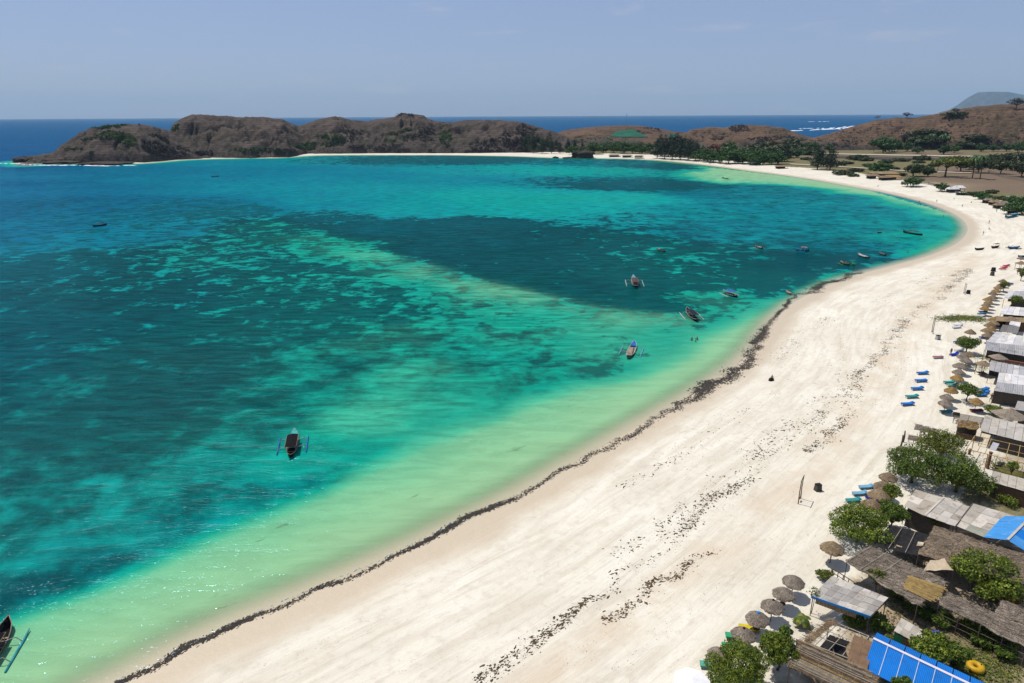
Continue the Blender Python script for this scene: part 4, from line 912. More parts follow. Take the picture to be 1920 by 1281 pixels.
# ---- slatted palm roof at the bottom edge
A, B = H(1492, 1197, 2.6), H(1646, 1266, 2.6); D = H(1478, 1250, 2.1); C = par(A, B, D)
t = hut('slatted_palm_roof', 'brown roof of long palm slats running to the bottom edge', 'roof', ctr(A, B, C, D))
thatch_roof(t, A, B, C, D, [TH_BROWN, TH_TAN], 5, 16, .07, 1.8, .05)
rgs = random.Random(9)
for k in range(30):
    u = (k + .5) / 30; z = Vector((0, 0, .12)); part(t, 'slat', MB().bar(A.lerp(D, u) + z + (B - A) * rgs.uniform(-.03, .12), B.lerp(C, u) + z - (B - A) * rgs.uniform(-.02, .2), rgs.uniform(.03, .06), .03), [M_PALEPOLE, M_WOOD, M_YELPOLE, M_POST][rgs.randrange(4)])
posts(t, inset(A, B, C, D, .04))
# ---- brown flat roof
A, B, C, D = H(1601, 1191, 2.6), H(1640, 1206, 2.6), H(1626, 1256, 2.55), H(1588, 1240, 2.55)
t = hut('plywood_roof', 'flat brown plywood roof left of the blue roof', 'roof', ctr(A, B, C, D)); sheet_roof(t, A, B, C, D, 2, 2, [M_PLY], 6); posts(t, inset(A, B, C, D, .08))
# ---- small panel hut with green wall
A, B, C, D = H(1690, 1159, 2.3), H(1739, 1187, 2.3), H(1719, 1206, 1.95), H(1676, 1183, 1.95)
t = hut('panel_roof_booth', 'small booth with pale panel roof and green front', 'booth', ctr(A, B, C, D)); sheet_roof(t, A, B, C, D, 4, 2, CEMW, 7); posts(t, inset(A, B, C, D, .1))
q = inset(A, B, C, D, .08); M_GREEN = simple('green_board', (.015, .14, .06), .6, .3, .2, 2)
wall_between(t, q[3], q[3].lerp(q[2], .45), D.z - .12, M_GREEN, 'green_front'); wall_between(t, q[3].lerp(q[2], .46), q[2], D.z - .12, M_WOOD); wall_between(t, q[0], q[1], A.z - .12, M_WOOD)
# ---- weathered grey palm roofs
A, B, C, D = H(1632, 1024, 2.9), H(1778, 1090, 2.9), H(1722, 1136, 2.5), H(1586, 1052, 2.5)
t = hut('weathered_palm_roof', 'large weathered grey palm-leaf roof with pale poles laid over it', 'roof', ctr(A, B, C, D)); thatch_roof(t, A, B, C, D, [TH_GREY, TH_GREY], 8, 30, .10, 1.3)
for u in (.02, .22, .42): part(t, 'pole', MB().tube([A.lerp(B, u) + Vector((0, 0, .14)), D.lerp(C, u) + Vector((0, 0, .14))], .035, 6), M_PALEPOLE)
posts(t, inset(A, B, C, D, .03) + [A.lerp(B, .5), D.lerp(C, .5)])
A2, B2, C2, D2 = H(1704, 1080, 2.95), H(1778, 1104, 2.95), H(1750, 1131, 2.62), H(1694, 1104, 2.62)
t = hut('bamboo_pole_stack', 'golden bamboo poles laid side by side on the grey palm roof', 'bamboo poles', ctr(A2, B2, C2, D2))
for k in range(18):
    u = (k + .5) / 18; part(t, 'bamboo_pole', MB().tube([A2.lerp(D2, u) + Vector((0, 0, .06)) + (B2 - A2) * rgs.uniform(-.04, .02), B2.lerp(C2, u) + Vector((0, 0, .06)) + (B2 - A2) * rgs.uniform(-.06, .04)], rgs.uniform(.035, .055), 6), M_YELPOLE)
A, B, C, D = H(1776, 1110, 2.6), H(1930, 1180, 2.6), H(1925, 1212, 2.35), H(1760, 1135, 2.35)
t = hut('palm_roof_walkway', 'narrow grey palm roof running to the right edge beyond the bamboo poles', 'roof', ctr(A, B, C, D)); thatch_roof(t, A, B, C, D, [TH_GREY, TH_GREY], 9, 30, .10, 1.2); posts(t, [A, B, C, D, D.lerp(C, .5), D.lerp(C, .25), D.lerp(C, .75)])
part(t, 'rail', MB().tube([D - Vector((0, 0, .9)), C - Vector((0, 0, .9))], .03, 6), M_POST); part(t, 'lower_rail', MB().tube([D - Vector((0, 0, 1.5)), C - Vector((0, 0, 1.5))], .03, 6), M_POST)
A, B, C, D = H(1880, 1125, 2.5), H(1940, 1150, 2.5), H(1935, 1176, 2.3), H(1866, 1150, 2.3)
t = hut('grey_palm_roof', 'small grey palm roof at the right edge above the walkway', 'roof', ctr(A, B, C, D)); thatch_roof(t, A, B, C, D, [TH_GREY, TH_GREY], 10, 30, .10, 1.0); posts(t, [A, B, C, D])
A, B, C, D = H(1752, 986, 3.1), H(1940, 1046, 3.1), H(1935, 1100, 2.6), H(1722, 1040, 2.6)
t = hut('brown_palm_roof', 'wide brown palm roof below the cement and blue gables', 'roof', ctr(A, B, C, D)); thatch_roof(t, A, B, C, D, [TH_BROWN, TH_GREY], 11, 34, .12, .6, .9); posts(t, [A, B, C, D, D.lerp(C, .5)])
A, B, C, D = H(1668, 984, 2.5), H(1748, 1004, 2.5), H(1736, 1046, 2.3), H(1636, 1022, 2.3)
t = hut('shade_net_roof', 'sagging black shade net on poles behind the round tree', 'shade net', ctr(A, B, C, D))
vs, fs = [], []
for i in range(9):
    for j in range(7):
        u, v = i / 8, j / 6; p = A.lerp(B, u).lerp(D.lerp(C, u), v); vs.append(p - Vector((0, 0, .35 * math.sin(math.pi * u) * math.sin(math.pi * v) + rgs.uniform(0, .06))))
fs = [(i * 7 + j, i * 7 + j + 1, i * 7 + j + 8, i * 7 + j + 7) for i in range(8) for j in range(6) if (i, j) not in ((3, 4), (6, 2))]
part(t, 'net', MB().add(vs, fs), M_BLACKNET); posts(t, [A, B, C, D])
for u in (.3, .62): part(t, 'pole', MB().tube([A.lerp(B, u) + Vector((0, 0, .03)), D.lerp(C, u) + Vector((0, 0, .03))], .03, 6), M_PALEPOLE)
A, B, C, D = H(1744, 1051, 2.75), H(1771, 1048, 2.8), H(1788, 1070, 2.75), H(1731, 1070, 2.7)
t = hut('tarpaulin', 'pale sand-coloured tarpaulin lying between the two palm roofs', 'tarpaulin', ctr(A, B, C, D)); mbt = MB(); vs = []
for i in range(6):
    for j in range(5): vs.append(A.lerp(B, i / 5).lerp(D.lerp(C, i / 5), j / 4) + Vector((0, 0, rgs.uniform(-.08, .1))))
part(t, 'sheet', mbt.add(vs, [(i * 5 + j, i * 5 + j + 1, i * 5 + j + 6, i * 5 + j + 5) for i in range(5) for j in range(4)]), M_TARP, True); posts(t, [A, B, C, D])
# ---- cement gable, lean-to and blue gable
R1, R2 = H(1769, 934, 3.3), H(1733, 968, 3.3); L1, L2 = H(1717, 918, 2.55), H(1695, 949, 2.55); Q1, Q2 = H(1821, 951, 2.55), H(1790, 987, 2.55)
t = hut('cement_gable_hut', 'gabled hut with pale cement sheet roof next to the big tree clump', 'hut', ctr(R1, R2, L1, L2, Q1, Q2))
sheet_roof(t, R1, R2, L2, L1, 3, 2, CEMW, 12); sheet_roof(t, R1, R2, Q2, Q1, 4, 3, CEMW, 13)
part(t, 'ridge_cap', MB().bar(R1 + Vector((0, 0, .09)), R2 + Vector((0, 0, .09)), .22, .04), CEMW[1]); posts(t, inset(L1, L2, Q2, Q1, .05)); wall_between(t, L2.lerp(Q2, .08), L2.lerp(Q2, .92), L2.z - .05, M_DARKWALL)
part(t, 'gable', MB().add([L2.lerp(Q2, .06), L2.lerp(Q2, .94), R2 - Vector((0, 0, .1)), L2.lerp(Q2, .06) + (R1 - R2).normalized() * .06, L2.lerp(Q2, .94) + (R1 - R2).normalized() * .06, R2 - Vector((0, 0, .1)) + (R1 - R2).normalized() * .06], [(0, 1, 2), (5, 4, 3), (0, 3, 4, 1), (1, 4, 5, 2), (2, 5, 3, 0)]), M_WOOD)
A, B, C, D = H(1824, 945, 2.7), H(1902, 968, 2.7), H(1846, 1008, 2.35), H(1792, 986, 2.35)
t = hut('lean_to_roof', 'low patched grey and white sheet roof between the cement and blue gables', 'roof', ctr(A, B, C, D)); sheet_roof(t, A, B, C, D, 3, 4, CEMW + CEM[:2] + [simple('greenish_sheet', (.30, .30, .24), .9, .1, .2, 1)], 14); posts(t, inset(A, B, C, D, .06))
part(t, 'gutter', MB().bar(A + Vector((0, 0, .1)), D + Vector((0, 0, .1)), .1, .06), M_DARKWALL)
R1, R2 = H(1934, 968, 3.4), H(1889, 1013, 3.4); L1, L2 = H(1880, 968, 2.6), H(1844, 1008, 2.6); Q1, Q2 = H(1985, 995, 2.6), H(1932, 1040, 2.6)
t = hut('blue_gable_hut', 'gabled hut with faded blue sheet roof at the right edge', 'hut', ctr(R1, R2, L1, L2, Q1, Q2))
sheet_roof(t, R1, R2, L2, L1, 4, 1, [M_BLUEPALE, M_BLUEROOF], 15, 6, .015); sheet_roof(t, R1, R2, Q2, Q1, 4, 1, [M_BLUEROOF, M_BLUEPALE], 16, 6, .015)
part(t, 'ridge_cap', MB().bar(R1 + Vector((0, 0, .06)), R2 + Vector((0, 0, .06)), .24, .05), CEM[1]); posts(t, inset(L1, L2, Q2, Q1, .05)); wall_between(t, L2.lerp(Q2, .08), L2.lerp(Q2, .92), L2.z - .05, M_DARKWALL)

# ---- upper group of pale roofs
def flat_hut(name, label, px, hs, nu, nv, mats, seed, waves=0, wall=None, cat='hut', front=True):
    A, B, C, D = [H(x, y, h) for (x, y), h in zip(px, hs)]; t = hut(name, label, cat, ctr(A, B, C, D)); sheet_roof(t, A, B, C, D, nu, nv, mats, seed, waves)
    q = inset(A, B, C, D, .06); posts(t, q)
    if wall: wall_between(t, q[0], q[1], min(A.z, B.z) - .12, wall); wall_between(t, q[1], q[2], min(C.z, B.z) - .12, wall)
    if wall and front: wall_between(t, q[3].lerp(q[2], .3), q[2], D.z - .12, wall, 'front_wall')
    return t, A, B, C, D
t, A, B, C, D = flat_hut('white_gable_hut', 'hut with streaked white sheet gable, topmost of the three pale sheds', [(1868, 622), (1932, 634), (1932, 650), (1849, 641)], (3.3, 3.3, 3.0, 3.0), 5, 2, WHT + TIN[:1], 21, 0, None)
F1, F2 = H(1932, 670, 2.4), H(1846, 656, 2.4); sheet_roof(t, D, C, F1, F2, 6, 1, TINLOW, 22, 4); posts(t, [F1, F2]); wall_between(t, D.lerp(F2, .5).lerp(C, .06), C.lerp(F1, .5), D.z - .4, M_DARKWALL)
part(t, 'bar_counter', MB().bar(H(1856, 672, .9), H(1930, 684, .9), .45, .5), M_REDWOOD)
flat_hut('ribbed_tin_hut', 'hut with ribbed light grey roof, second of the three pale sheds', [(1858, 676), (1934, 691), (1934, 711), (1853, 694)], (2.9, 2.9, 2.6, 2.6), 7, 1, TIN, 23, 4, M_DARKWALL)
t, A, B, C, D = flat_hut('white_panel_hut', 'dark-walled hut with white panels over grey eave, nearest of the three pale sheds', [(1873, 699), (1934, 706), (1934, 724), (1869, 717)], (3.4, 3.4, 3.1, 3.1), 5, 1, WHT, 24, 0, None)
F1, F2 = H(1936, 744, 2.5), H(1864, 733, 2.5); sheet_roof(t, D, C, F1, F2, 4, 1, TINLOW, 25, 4); posts(t, [F1, F2]); q0, q1 = F2.lerp(D, .2), F1.lerp(C, .2); wall_between(t, q0, q1, F2.z - .08, M_DARKWALL, 'front_wall'); wall_between(t, q0, D.lerp(C, .04), D.z - .35, M_GREYWALL)
flat_hut('long_grey_roof', 'long hut with plain grey-beige roof beside the yellow pergola', [(1846, 779), (1936, 801), (1932, 832), (1838, 808)], (2.9, 2.9, 2.5, 2.5), 6, 2, [CEM[1], CEM[0], CEMW[2]], 26, 0, M_DARKWALL)
flat_hut('pale_roof_corner', 'corner of a pale roof at the right edge above the long grey roof', [(1908, 752), (1940, 757), (1940, 774), (1902, 768)], (2.8, 2.8, 2.6, 2.6), 2, 1, CEM, 27, 0, M_GREYWALL, 'roof')
flat_hut('flat_platform_roof', 'flat grey-pink roof above the grassy bed at the right edge', [(1848, 879), (1938, 903), (1936, 926), (1842, 899)], (2.4, 2.4, 2.3, 2.3), 6, 1, CEMW, 28, 0, M_WOOD, 'roof')
flat_hut('upper_white_roof', 'white flat roof at the right edge below the dark round tree', [(1884, 574), (1934, 578), (1934, 594), (1874, 589)], (2.7, 2.7, 2.6, 2.6), 5, 1, WHT, 29, 0, M_DARKWALL, 'roof')
flat_hut('upper_grey_roof', 'grey roof behind the dark round tree at the right edge', [(1893, 545), (1936, 547), (1936, 562), (1881, 560)], (2.9, 2.9, 2.6, 2.6), 4, 1, TIN, 30, 0, M_DARKWALL, 'roof')
flat_hut('farthest_pale_roof', 'palest roof at the right edge, farthest of the near huts', [(1914, 536), (1938, 536), (1938, 546), (1908, 546)], (2.7, 2.7, 2.6, 2.6), 3, 1, WHT, 31, 0, M_GREYWALL, 'roof')
flat_hut('long_tan_roof', 'long tan thatch-edged roof behind the grey cloth roof', [(1868, 593), (1934, 597), (1932, 606), (1866, 602)], (2.4, 2.4, 2.2, 2.2), 4, 1, [TH_TAN, TH_BROWN], 32, 0, M_WOOD, 'roof')
flat_hut('dark_roof', 'small dark grey roof just above the streaked white gable', [(1880, 609), (1912, 613), (1908, 626), (1874, 622)], (2.4, 2.4, 2.2, 2.2), 3, 1, [grey(.16, .0, 'dark_sheet'), grey(.2, .0, 'dark_sheet')], 33, 3, None, 'roof')
flat_hut('white_awning', 'small white awning between the dark roof and the tan roof', [(1894, 602), (1914, 605), (1912, 613), (1892, 609)], (2.2, 2.2, 2.0, 2.0), 2, 1, WHT, 34, 0, None, 'awning')

# ---- yellow bamboo pergola with a reddish gate post
P_ = [H(1828, 817, 2.5), H(1935, 841, 2.5), H(1932, 872, 2.5), H(1812, 842, 2.5)]
t = hut('bamboo_pergola', 'open yellow bamboo pergola in front of the long grey roof', 'pergola', ctr(*P_))
for a, b in ((0, 1), (1, 2), (2, 3), (3, 0)): part(t, 'beam', MB().tube([P_[a], P_[b]], .05, 6), M_YELPOLE)
for u in (.18, .3, .62, .8): part(t, 'rafter', MB().tube([P_[0].lerp(P_[1], u) + Vector((0, 0, .08)), P_[3].lerp(P_[2], u) + Vector((0, 0, .08))], .045, 6), M_YELPOLE)
posts(t, P_ + [P_[3].lerp(P_[2], .35)], .06, M_YELPOLE); part(t, 'purlin', MB().tube([P_[0].lerp(P_[3], .5) + Vector((0, 0, .15)), P_[1].lerp(P_[2], .5) + Vector((0, 0, .15))], .04, 6), M_YELPOLE)
part(t, 'panel', MB().slab([H(1862, 829, 2.75), H(1874, 832, 2.75), H(1867, 845, 2.7), H(1855, 842, 2.7)], .04), TIN[1])
g = gat(1851, 879); t = thing('gate_post', 'thick reddish-brown gate post under the pergola', 'post', g); part(t, 'shaft', MB().box((g.x, g.y, g.z + 1.25), (.28, .28, 2.6)), M_REDWOOD); part(t, 'cap', MB().box((g.x, g.y, g.z + 2.6), (.4, .4, .12)), M_REDWOOD)
for x, y, h, lb in ((1817, 852, .9, 'stubby reddish carved post left of the pergola'), (1804, 864, .7, 'lowest reddish stump beside the tree clump')):
    g = gat(x, y); t = thing('carved_post', lb, 'post', g); part(t, 'shaft', MB().lathe([(.0, 0), (.2, 0), (.16, h * .4), (.22, h * .6), (.12, h * .8), (.16, h), (0, h + .08)], 10, g), M_REDWOOD, True)
# ---- raised bed
g = [H(1868, 872, .35), H(1935, 890, .35), H(1932, 902, .35), H(1862, 884, .35)]
t = hut('planting_bed', 'long low planting bed of grass with timber edge', 'planter', ctr(*g)); part(t, 'soil', MB().slab(g, .5), simple('bed_grass', (.13, .12, .035), .95, .1, .5, 2, .6))
for a, b in ((0, 1), (1, 2), (2, 3), (3, 0)): part(t, 'edge_board', MB().bar(g[a] - Vector((0, 0, .1)), g[b] - Vector((0, 0, .1)), .1, .32), M_WOOD)

# ---- tilted thatch sun shades on single posts
for px, m, lb in (([(1717, 795), (1757, 804), (1753, 812), (1714, 805)], TH_GREY, 'tilted rectangular thatch shade, upper of the two by the dark posts'),
                  ([(1703, 815), (1744, 823), (1741, 832), (1701, 824)], TH_GREY, 'tilted rectangular thatch shade, lower of the two by the dark posts'),
                  ([(1684, 837), (1742, 847), (1738, 856), (1680, 844)], TH_OLIVE, 'mossy green thatch shade tucked against the tree clump'),
                  ([(1676, 852), (1690, 856), (1684, 864), (1668, 858)], TH_GREY, 'corner of a grey thatch shade left of the dark tree')):
    A, B, C, D = [H(x, y, h) for (x, y), h in zip(px, (2.3, 2.3, 1.95, 1.95))]; c = ctr(A, B, C, D); t = hut('palm_leaf_shelter', lb, 'sun shade', c, 'rectangular thatch shades'); thatch_roof(t, A, B, C, D, [m, m], int(c.x * 10), 30, .09, .7)
    posts(t, [A.lerp(C, .3), A.lerp(C, .7), B.lerp(D, .3)], .05)
A, B, C, D = [H(x, y, h) for (x, y), h in zip([(1797, 787), (1836, 793), (1833, 806), (1794, 800)], (2.3, 2.3, 1.9, 1.9))]
t = hut('thatch_bar', 'small bar with golden-brown thatch roof beside the slatted daybed', 'bar', ctr(A, B, C, D)); thatch_roof(t, A, B, C, D, [TH_GOLD, TH_BROWN], 41, 30, .14, .6); posts(t, inset(A, B, C, D, .08)); q = inset(A, B, C, D, .12); wall_between(t, q[3], q[2], gz(q[3].x, q[3].y) + .9, M_WOOD, 'counter', .3); wall_between(t, q[0], q[1], A.z - .4, M_DARKWALL)
A, B, C, D = [H(x, y, h) for (x, y), h in zip([(1791, 774), (1846, 783), (1841, 795), (1787, 785)], (1.0, 1.0, .8, .8))]
t = hut('slatted_platform', 'weathered grey slatted platform beside the golden-brown thatch bar', 'platform', ctr(A, B, C, D))
for k in range(9): part(t, 'slat', MB().bar(A.lerp(D, (k + .5) / 9), B.lerp(C, (k + .5) / 9), .12, .04), [M_GREYWALL, M_POST][k % 2])
for u in (.05, .5, .95): part(t, 'joist', MB().bar(A.lerp(B, u) - Vector((0, 0, .06)), D.lerp(C, u) - Vector((0, 0, .06)), .08), M_POST)
posts(t, inset(A, B, C, D, .05)); part(t, 'back_panel', MB().slab([H(1787, 772, 1.5), H(1800, 774, 1.5), H(1800, 783, .5), H(1787, 782, .5)], .05), M_DARKWALL)
# ---- hip thatch huts
def hip_hut(x, y, wpx, label, m, seed, h=2.6, group=None):
    p = gat(x, y, h); k = px_per_m(p); R = wpx / 2 / k; g = gz(p.x, p.y); t = thing('thatched_hut', label, 'hut', (p.x, p.y, g), 0, group); rg = random.Random(seed); mb = MB(); n = 28; vs = []; fs = []
    for j in range(7):
        u = j / 6; r = R * (.05 + .95 * u)
        for i in range(n):
            a = 2 * math.pi * i / n + .3; sq = 1 / max(abs(math.cos(a)), abs(math.sin(a))); rr = r * (1 + (sq - 1) * .7) * (1 + rg.uniform(-.05, .05) * (2 if j == 6 else 1))
            vs.append((rr * math.cos(a), rr * math.sin(a), h + .55 * R * (1 - u) - .3 * R + rg.uniform(-.04, .04)))
    for j in range(6):
        for i in range(n): fs.append((j * n + i, (j + 1) * n + i, (j + 1) * n + (i + 1) % n, j * n + (i + 1) % n))
    fs.append(tuple(range(n - 1, -1, -1))[::-1]); link('roof', mb.add(vs, fs).mesh('roof', m), t)
    e = h - .3 * R
    for sx in (-1, 1):
        for sy in (-1, 1): link('post', MB().tube([(sx * R * .62, sy * R * .62, -.1), (sx * R * .62, sy * R * .62, e + .1)], .06, 6).mesh('post', M_POST), t)
    link('bench', MB().box((0, 0, .45), (R * 1.1, R * 1.1, .12)).mesh('bench', M_WOOD), t); return t
hip_hut(1896, 772, 50, 'hip-roofed thatch hut between the dark shed and the long grey roof', TH_GREY, 1)
hip_hut(1846, 680, 26, 'brown hip thatch hut beside the ribbed tin hut', TH_BROWN, 2)
hip_hut(1873, 667, 27, 'grey hip thatch hut in front of the streaked white gable', TH_GREY, 3)
hip_hut(1896, 596, 26, 'brown hip thatch hut right of the parasol cluster', TH_BROWN, 4)
hip_hut(1915, 492, 18, 'small thatch hut at the right edge by the red loungers', TH_BROWN, 5)

# ---- parasols
def canopy_mesh(R, h, seed, mat):
    rg = random.Random(seed); n = 40; vs = []; fs = []; prof = [(.06, 1.0), (.22, .86), (.45, .60), (.7, .32), (.92, .06), (1.02, -.12)]
    for j, (u, z) in enumerate(prof):
        for i in range(n):
            a = 2 * math.pi * i / n; k = 1 + rg.uniform(-.03, .03) * (1 + 2.2 * (j == 5)); vs.append((R * u * k * math.cos(a), R * u * k * math.sin(a), h * z + rg.uniform(-.02, .02) - (rg.uniform(0, .10) if j == 5 else 0)))
    for j in range(5):
        for i in range(n): fs.append((j * n + i, (j + 1) * n + i, (j + 1) * n + (i + 1) % n, j * n + (i + 1) % n))
    vs.append((0, 0, h * 1.04)); t0 = len(vs) - 1; fs += [(t0, i, (i + 1) % n) for i in range(n)]
    ins = [(x * .96, y * .96, z - .07) for x, y, z in vs[:-1]]; o = len(vs); vs += ins
    for j in range(5):
        for i in range(n): fs.append((o + j * n + i, o + j * n + (i + 1) % n, o + (j + 1) * n + (i + 1) % n, o + (j + 1) * n + i))
    for i in range(n): fs.append((5 * n + i, o + 5 * n + i, o + 5 * n + (i + 1) % n, 5 * n + (i + 1) % n))
    # loose straws over the thatch
    for _ in range(240):
        a = rg.uniform(0, 6.283); u = rg.uniform(.1, .95); l = rg.uniform(.12, .3); da = rg.gauss(0, .12)
        def q(uu, aa, up): 
            z = np.interp(uu, [p[0] for p in prof], [p[1] for p in prof]); return (R * uu * math.cos(aa), R * uu * math.sin(aa), h * z + up)
        b = len(vs); w = .02 / max(u, .15); vs += [q(u, a - w, .035), q(u, a + w, .035), q(min(u + l, 1.06), a + da + w * .5, .045), q(min(u + l, 1.06), a + da - w * .5, .045)]; fs.append((b, b + 3, b + 2, b + 1))
    return MB().add(vs, fs).mesh('canopy', mat)
CANOPY = {k: [canopy_mesh(1.12, .72, 50 + 7 * i + j, m) for j in range(3)] for i, (k, m) in enumerate((('grey', TH_GREY), ('brown', TH_BROWN), ('gold', TH_GOLD), ('tan', TH_TAN)))}
POLE_ME = MB().tube([(0, 0, -.2), (.02, 0, 1.2), (0, 0, 2.45)], [.055, .05, .045], 7).mesh('pole', M_POST)
CAP_BLACK = MB().lathe([(0, .12), (.10, .1), (.13, 0), (.12, -.05)], 8).mesh('cap', M_BLACKNET); CAP_BLUE = MB().lathe([(0, .12), (.14, .08), (.18, -.02), (.17, -.06)], 8).mesh('cap', M_BLUEBOARD)
TABLE_ME = MB().lathe([(0, .0), (.32, 0), (.32, -.05), (0, -.05)], 10).mesh('table_ring', M_WOOD)
def parasol(x, y, kind, label, group, s=1.0, cap=None, i=0, table=False):
    p = gat(x, y, 1.95 * s); g = gz(p.x, p.y); t = thing('thatch_parasol', label, 'parasol', (p.x, p.y, g), (i * 1.7) % 6.28, group); t.scale = (s, s, s)
    cn = link('canopy', CANOPY[kind][i % 3], t, (0, 0, 1.78)); link('pole', POLE_ME, t)
    if cap: link('cap', cap, cn, (0, 0, .72))
    if table: link('table_ring', TABLE_ME, t, (0, 0, .62))
    return t
gr = 'thatched beach parasols'
near_row = [(1488, 1088, 'grey', None), (1470, 1111, 'grey', None), (1449, 1134, 'grey', CAP_BLACK), (1421, 1157, 'grey', CAP_BLUE), (1394, 1187, 'grey', CAP_BLACK), (1350, 1226, 'grey', CAP_BLACK)]
lab = ['grey thatch parasol farthest from the shaggy tree in the near row', 'grey thatch parasol second from the top of the near row', 'grey thatch parasol with black cap in the middle of the near row',
       'grey thatch parasol with a blue cap above the yellow sunbed', 'ragged grey thatch parasol between the yellow and green sunbeds', 'half hidden grey thatch parasol above the teal sunbed']
for i, ((x, y, k, c), l) in enumerate(zip(near_row, lab)): parasol(x, y, k, l, gr, 1.0, c, i, i in (1, 3))
parasol(1561, 1025, 'tan', 'lone tan thatch parasol on the sand below the round tree', gr, 1.12, None, 3)
parasol(1649, 926, 'tan', 'tan thatch parasol just above the dark blue sunbeds', gr, 1.15, None, 4); parasol(1658, 910, 'brown', 'brown thatch parasol behind the one above the dark blue sunbeds', gr, 1.1, None, 5)
parasol(1634, 945, 'tan', 'tan thatch parasol half hidden by the round tree top', gr, 1.15, None, 6); parasol(1666, 893, 'brown', 'brown thatch parasol under the edge of the big tree clump', gr, 1.0, None, 7)
for i, (x, y, k, l) in enumerate([(1773, 755, 'grey', 'grey thatch parasol nearest the sea of the leaning tree group'), (1776, 744, 'grey', 'grey thatch parasol just behind it by the leaning tree'), (1784, 731, 'gold', 'golden thatch parasol touching the leaning tree on its sea side'),
     (1831, 752, 'gold', 'golden round thatch parasol over a maroon bench'), (1795, 708, 'gold', 'bright golden parasol beside the teal sunbeds'), (1798, 697, 'grey', 'grey thatch parasol right above the bright golden one'), (1804, 686, 'grey', 'grey thatch parasol above the greenery, lower one'),
     (1798, 685, 'grey', 'grey thatch parasol above the greenery, left one'), (1812, 675, 'grey', 'grey thatch parasol above the greenery, upper one'), (1817, 664, 'brown', 'brown thatch parasol tucked under the dark round tree'), (1806, 668, 'grey', 'grey thatch parasol beside the royal blue sunbed'), (1820, 622, 'brown', 'brown thatch parasol standing alone above the dark round tree'),
     (1808, 634, 'grey', 'grey thatch parasol at the left edge of the dark round tree')]): parasol(x, y, k, l, gr, 1.0, None, i)
for i, (x, y) in enumerate([(1850, 571), (1847, 577), (1854, 566), (1852, 560), (1862, 556), (1862, 549), (1868, 544), (1872, 538), (1878, 533), (1881, 526)]): parasol(x, y + 1, ['brown', 'gold', 'tan', 'gold', 'brown'][i % 5], ORD[i].capitalize() + ' parasol from the bottom in the tight diagonal row at the right', gr, 1.0, None, i)
for i, (x, y) in enumerate([(1852, 628), (1850, 619), (1858, 616), (1856, 609), (1864, 605), (1862, 599), (1869, 597)]): parasol(x, y, ['brown', 'tan', 'gold'][i % 3], ORD[i].capitalize() + ' parasol from the bottom in the cluster left of the tan roof', gr, 1.0, None, i)
parasol(1914, 484, 'brown', 'brown parasol at the right edge above the red loungers', gr)
# white fabric parasol cut by the bottom edge
p = gat(1297, 1276, 2.2); t = thing('fabric_parasol', 'white fabric parasol cut off by the bottom edge', 'parasol', (p.x, p.y, gz(p.x, p.y)))
M_FAB = simple('white_canvas', (.78, .77, .75), .9, .1, .05, 2); vs = [(0, 0, 2.6)] + [(1.6 * math.cos(i * math.pi / 4), 1.6 * math.sin(i * math.pi / 4), 2.1) for i in range(8)]
vs += [(x, y, z - .05) for x, y, z in vs]
link('canopy', MB().add(vs, [(0, i, i % 8 + 1) for i in range(1, 9)] + [(9, 9 + i % 8 + 1, 9 + i) for i in range(1, 9)] + [(i, 9 + i, 9 + i % 8 + 1, i % 8 + 1) for i in range(1, 9)]).mesh('canopy', M_FAB), t); link('pole', MB().tube([(0, 0, -.2), (0, 0, 2.58)], .03, 6).mesh('pole', M_PALEPOLE), t)

# ---- loungers
def fabric(name, c): return simple(name, c, .75, .2, .2, 2.5)
CUSH = {'blue': fabric('blue_vinyl', (.006, .14, .46)), 'skyblue': fabric('pale_blue_vinyl', (.16, .36, .50)), 'teal': fabric('teal_vinyl', (.02, .24, .24)), 'navy': fabric('navy_vinyl', (.012, .018, .22)), 'royal': fabric('royal_blue_vinyl', (.008, .03, .40)), 'yellow': fabric('yellow_vinyl', (.60, .46, .01)),
        'green': fabric('green_vinyl', (.03, .33, .14)), 'mint': fabric('mint_vinyl', (.10, .38, .28)), 'pink': fabric('dusty_pink_vinyl', (.30, .11, .16)), 'red': fabric('red_vinyl', (.40, .03, .05)), 'maroon': fabric('maroon_vinyl', (.13, .02, .06)), 'white': fabric('white_vinyl', (.55, .55, .60))}
FR_ME = MB().box((0, .3, .28), (1.95, .05, .06)).box((0, -.3, .28), (1.95, .05, .06)).box((-.9, 0, .28), (.06, .6, .06)).box((.25, 0, .28), (.06, .6, .06)).mesh('frame', M_WOOD)
LEG_ME = MB().box((0, 0, .12), (.06, .06, .30)).mesh('leg', M_WOOD)
def cushion(mat, raise_=.45):
    vs = []; prof = [(-.98, .27), (-.5, .27), (.25, .27), (.4, .29), (.98, .29 + raise_ * .4)]
    for x, z in prof: vs += [(x, -.36, z), (x, .36, z), (x, .34, z + .15), (x, -.34, z + .15)]
    fs = [(0, 1, 2, 3)] + [(16 + 3, 16 + 2, 16 + 1, 16)]
    for k in range(4):
        for a in range(4): b = (a + 1) % 4; fs.append((4 * k + a, 4 * k + 4 + a, 4 * k + 4 + b, 4 * k + b))
    return MB().add(vs, fs).mesh('mattress', mat)
CUSH_ME = {k: cushion(m, .5) for k, m in CUSH.items()}; CUSH_FLAT = {k: cushion(m, .2) for k, m in CUSH.items()}
PIL_ME = {k: MB().box((.80, 0, .60), (.28, .54, .1), 0, 0, .8).mesh('pillow', m) for k, m in CUSH.items()}
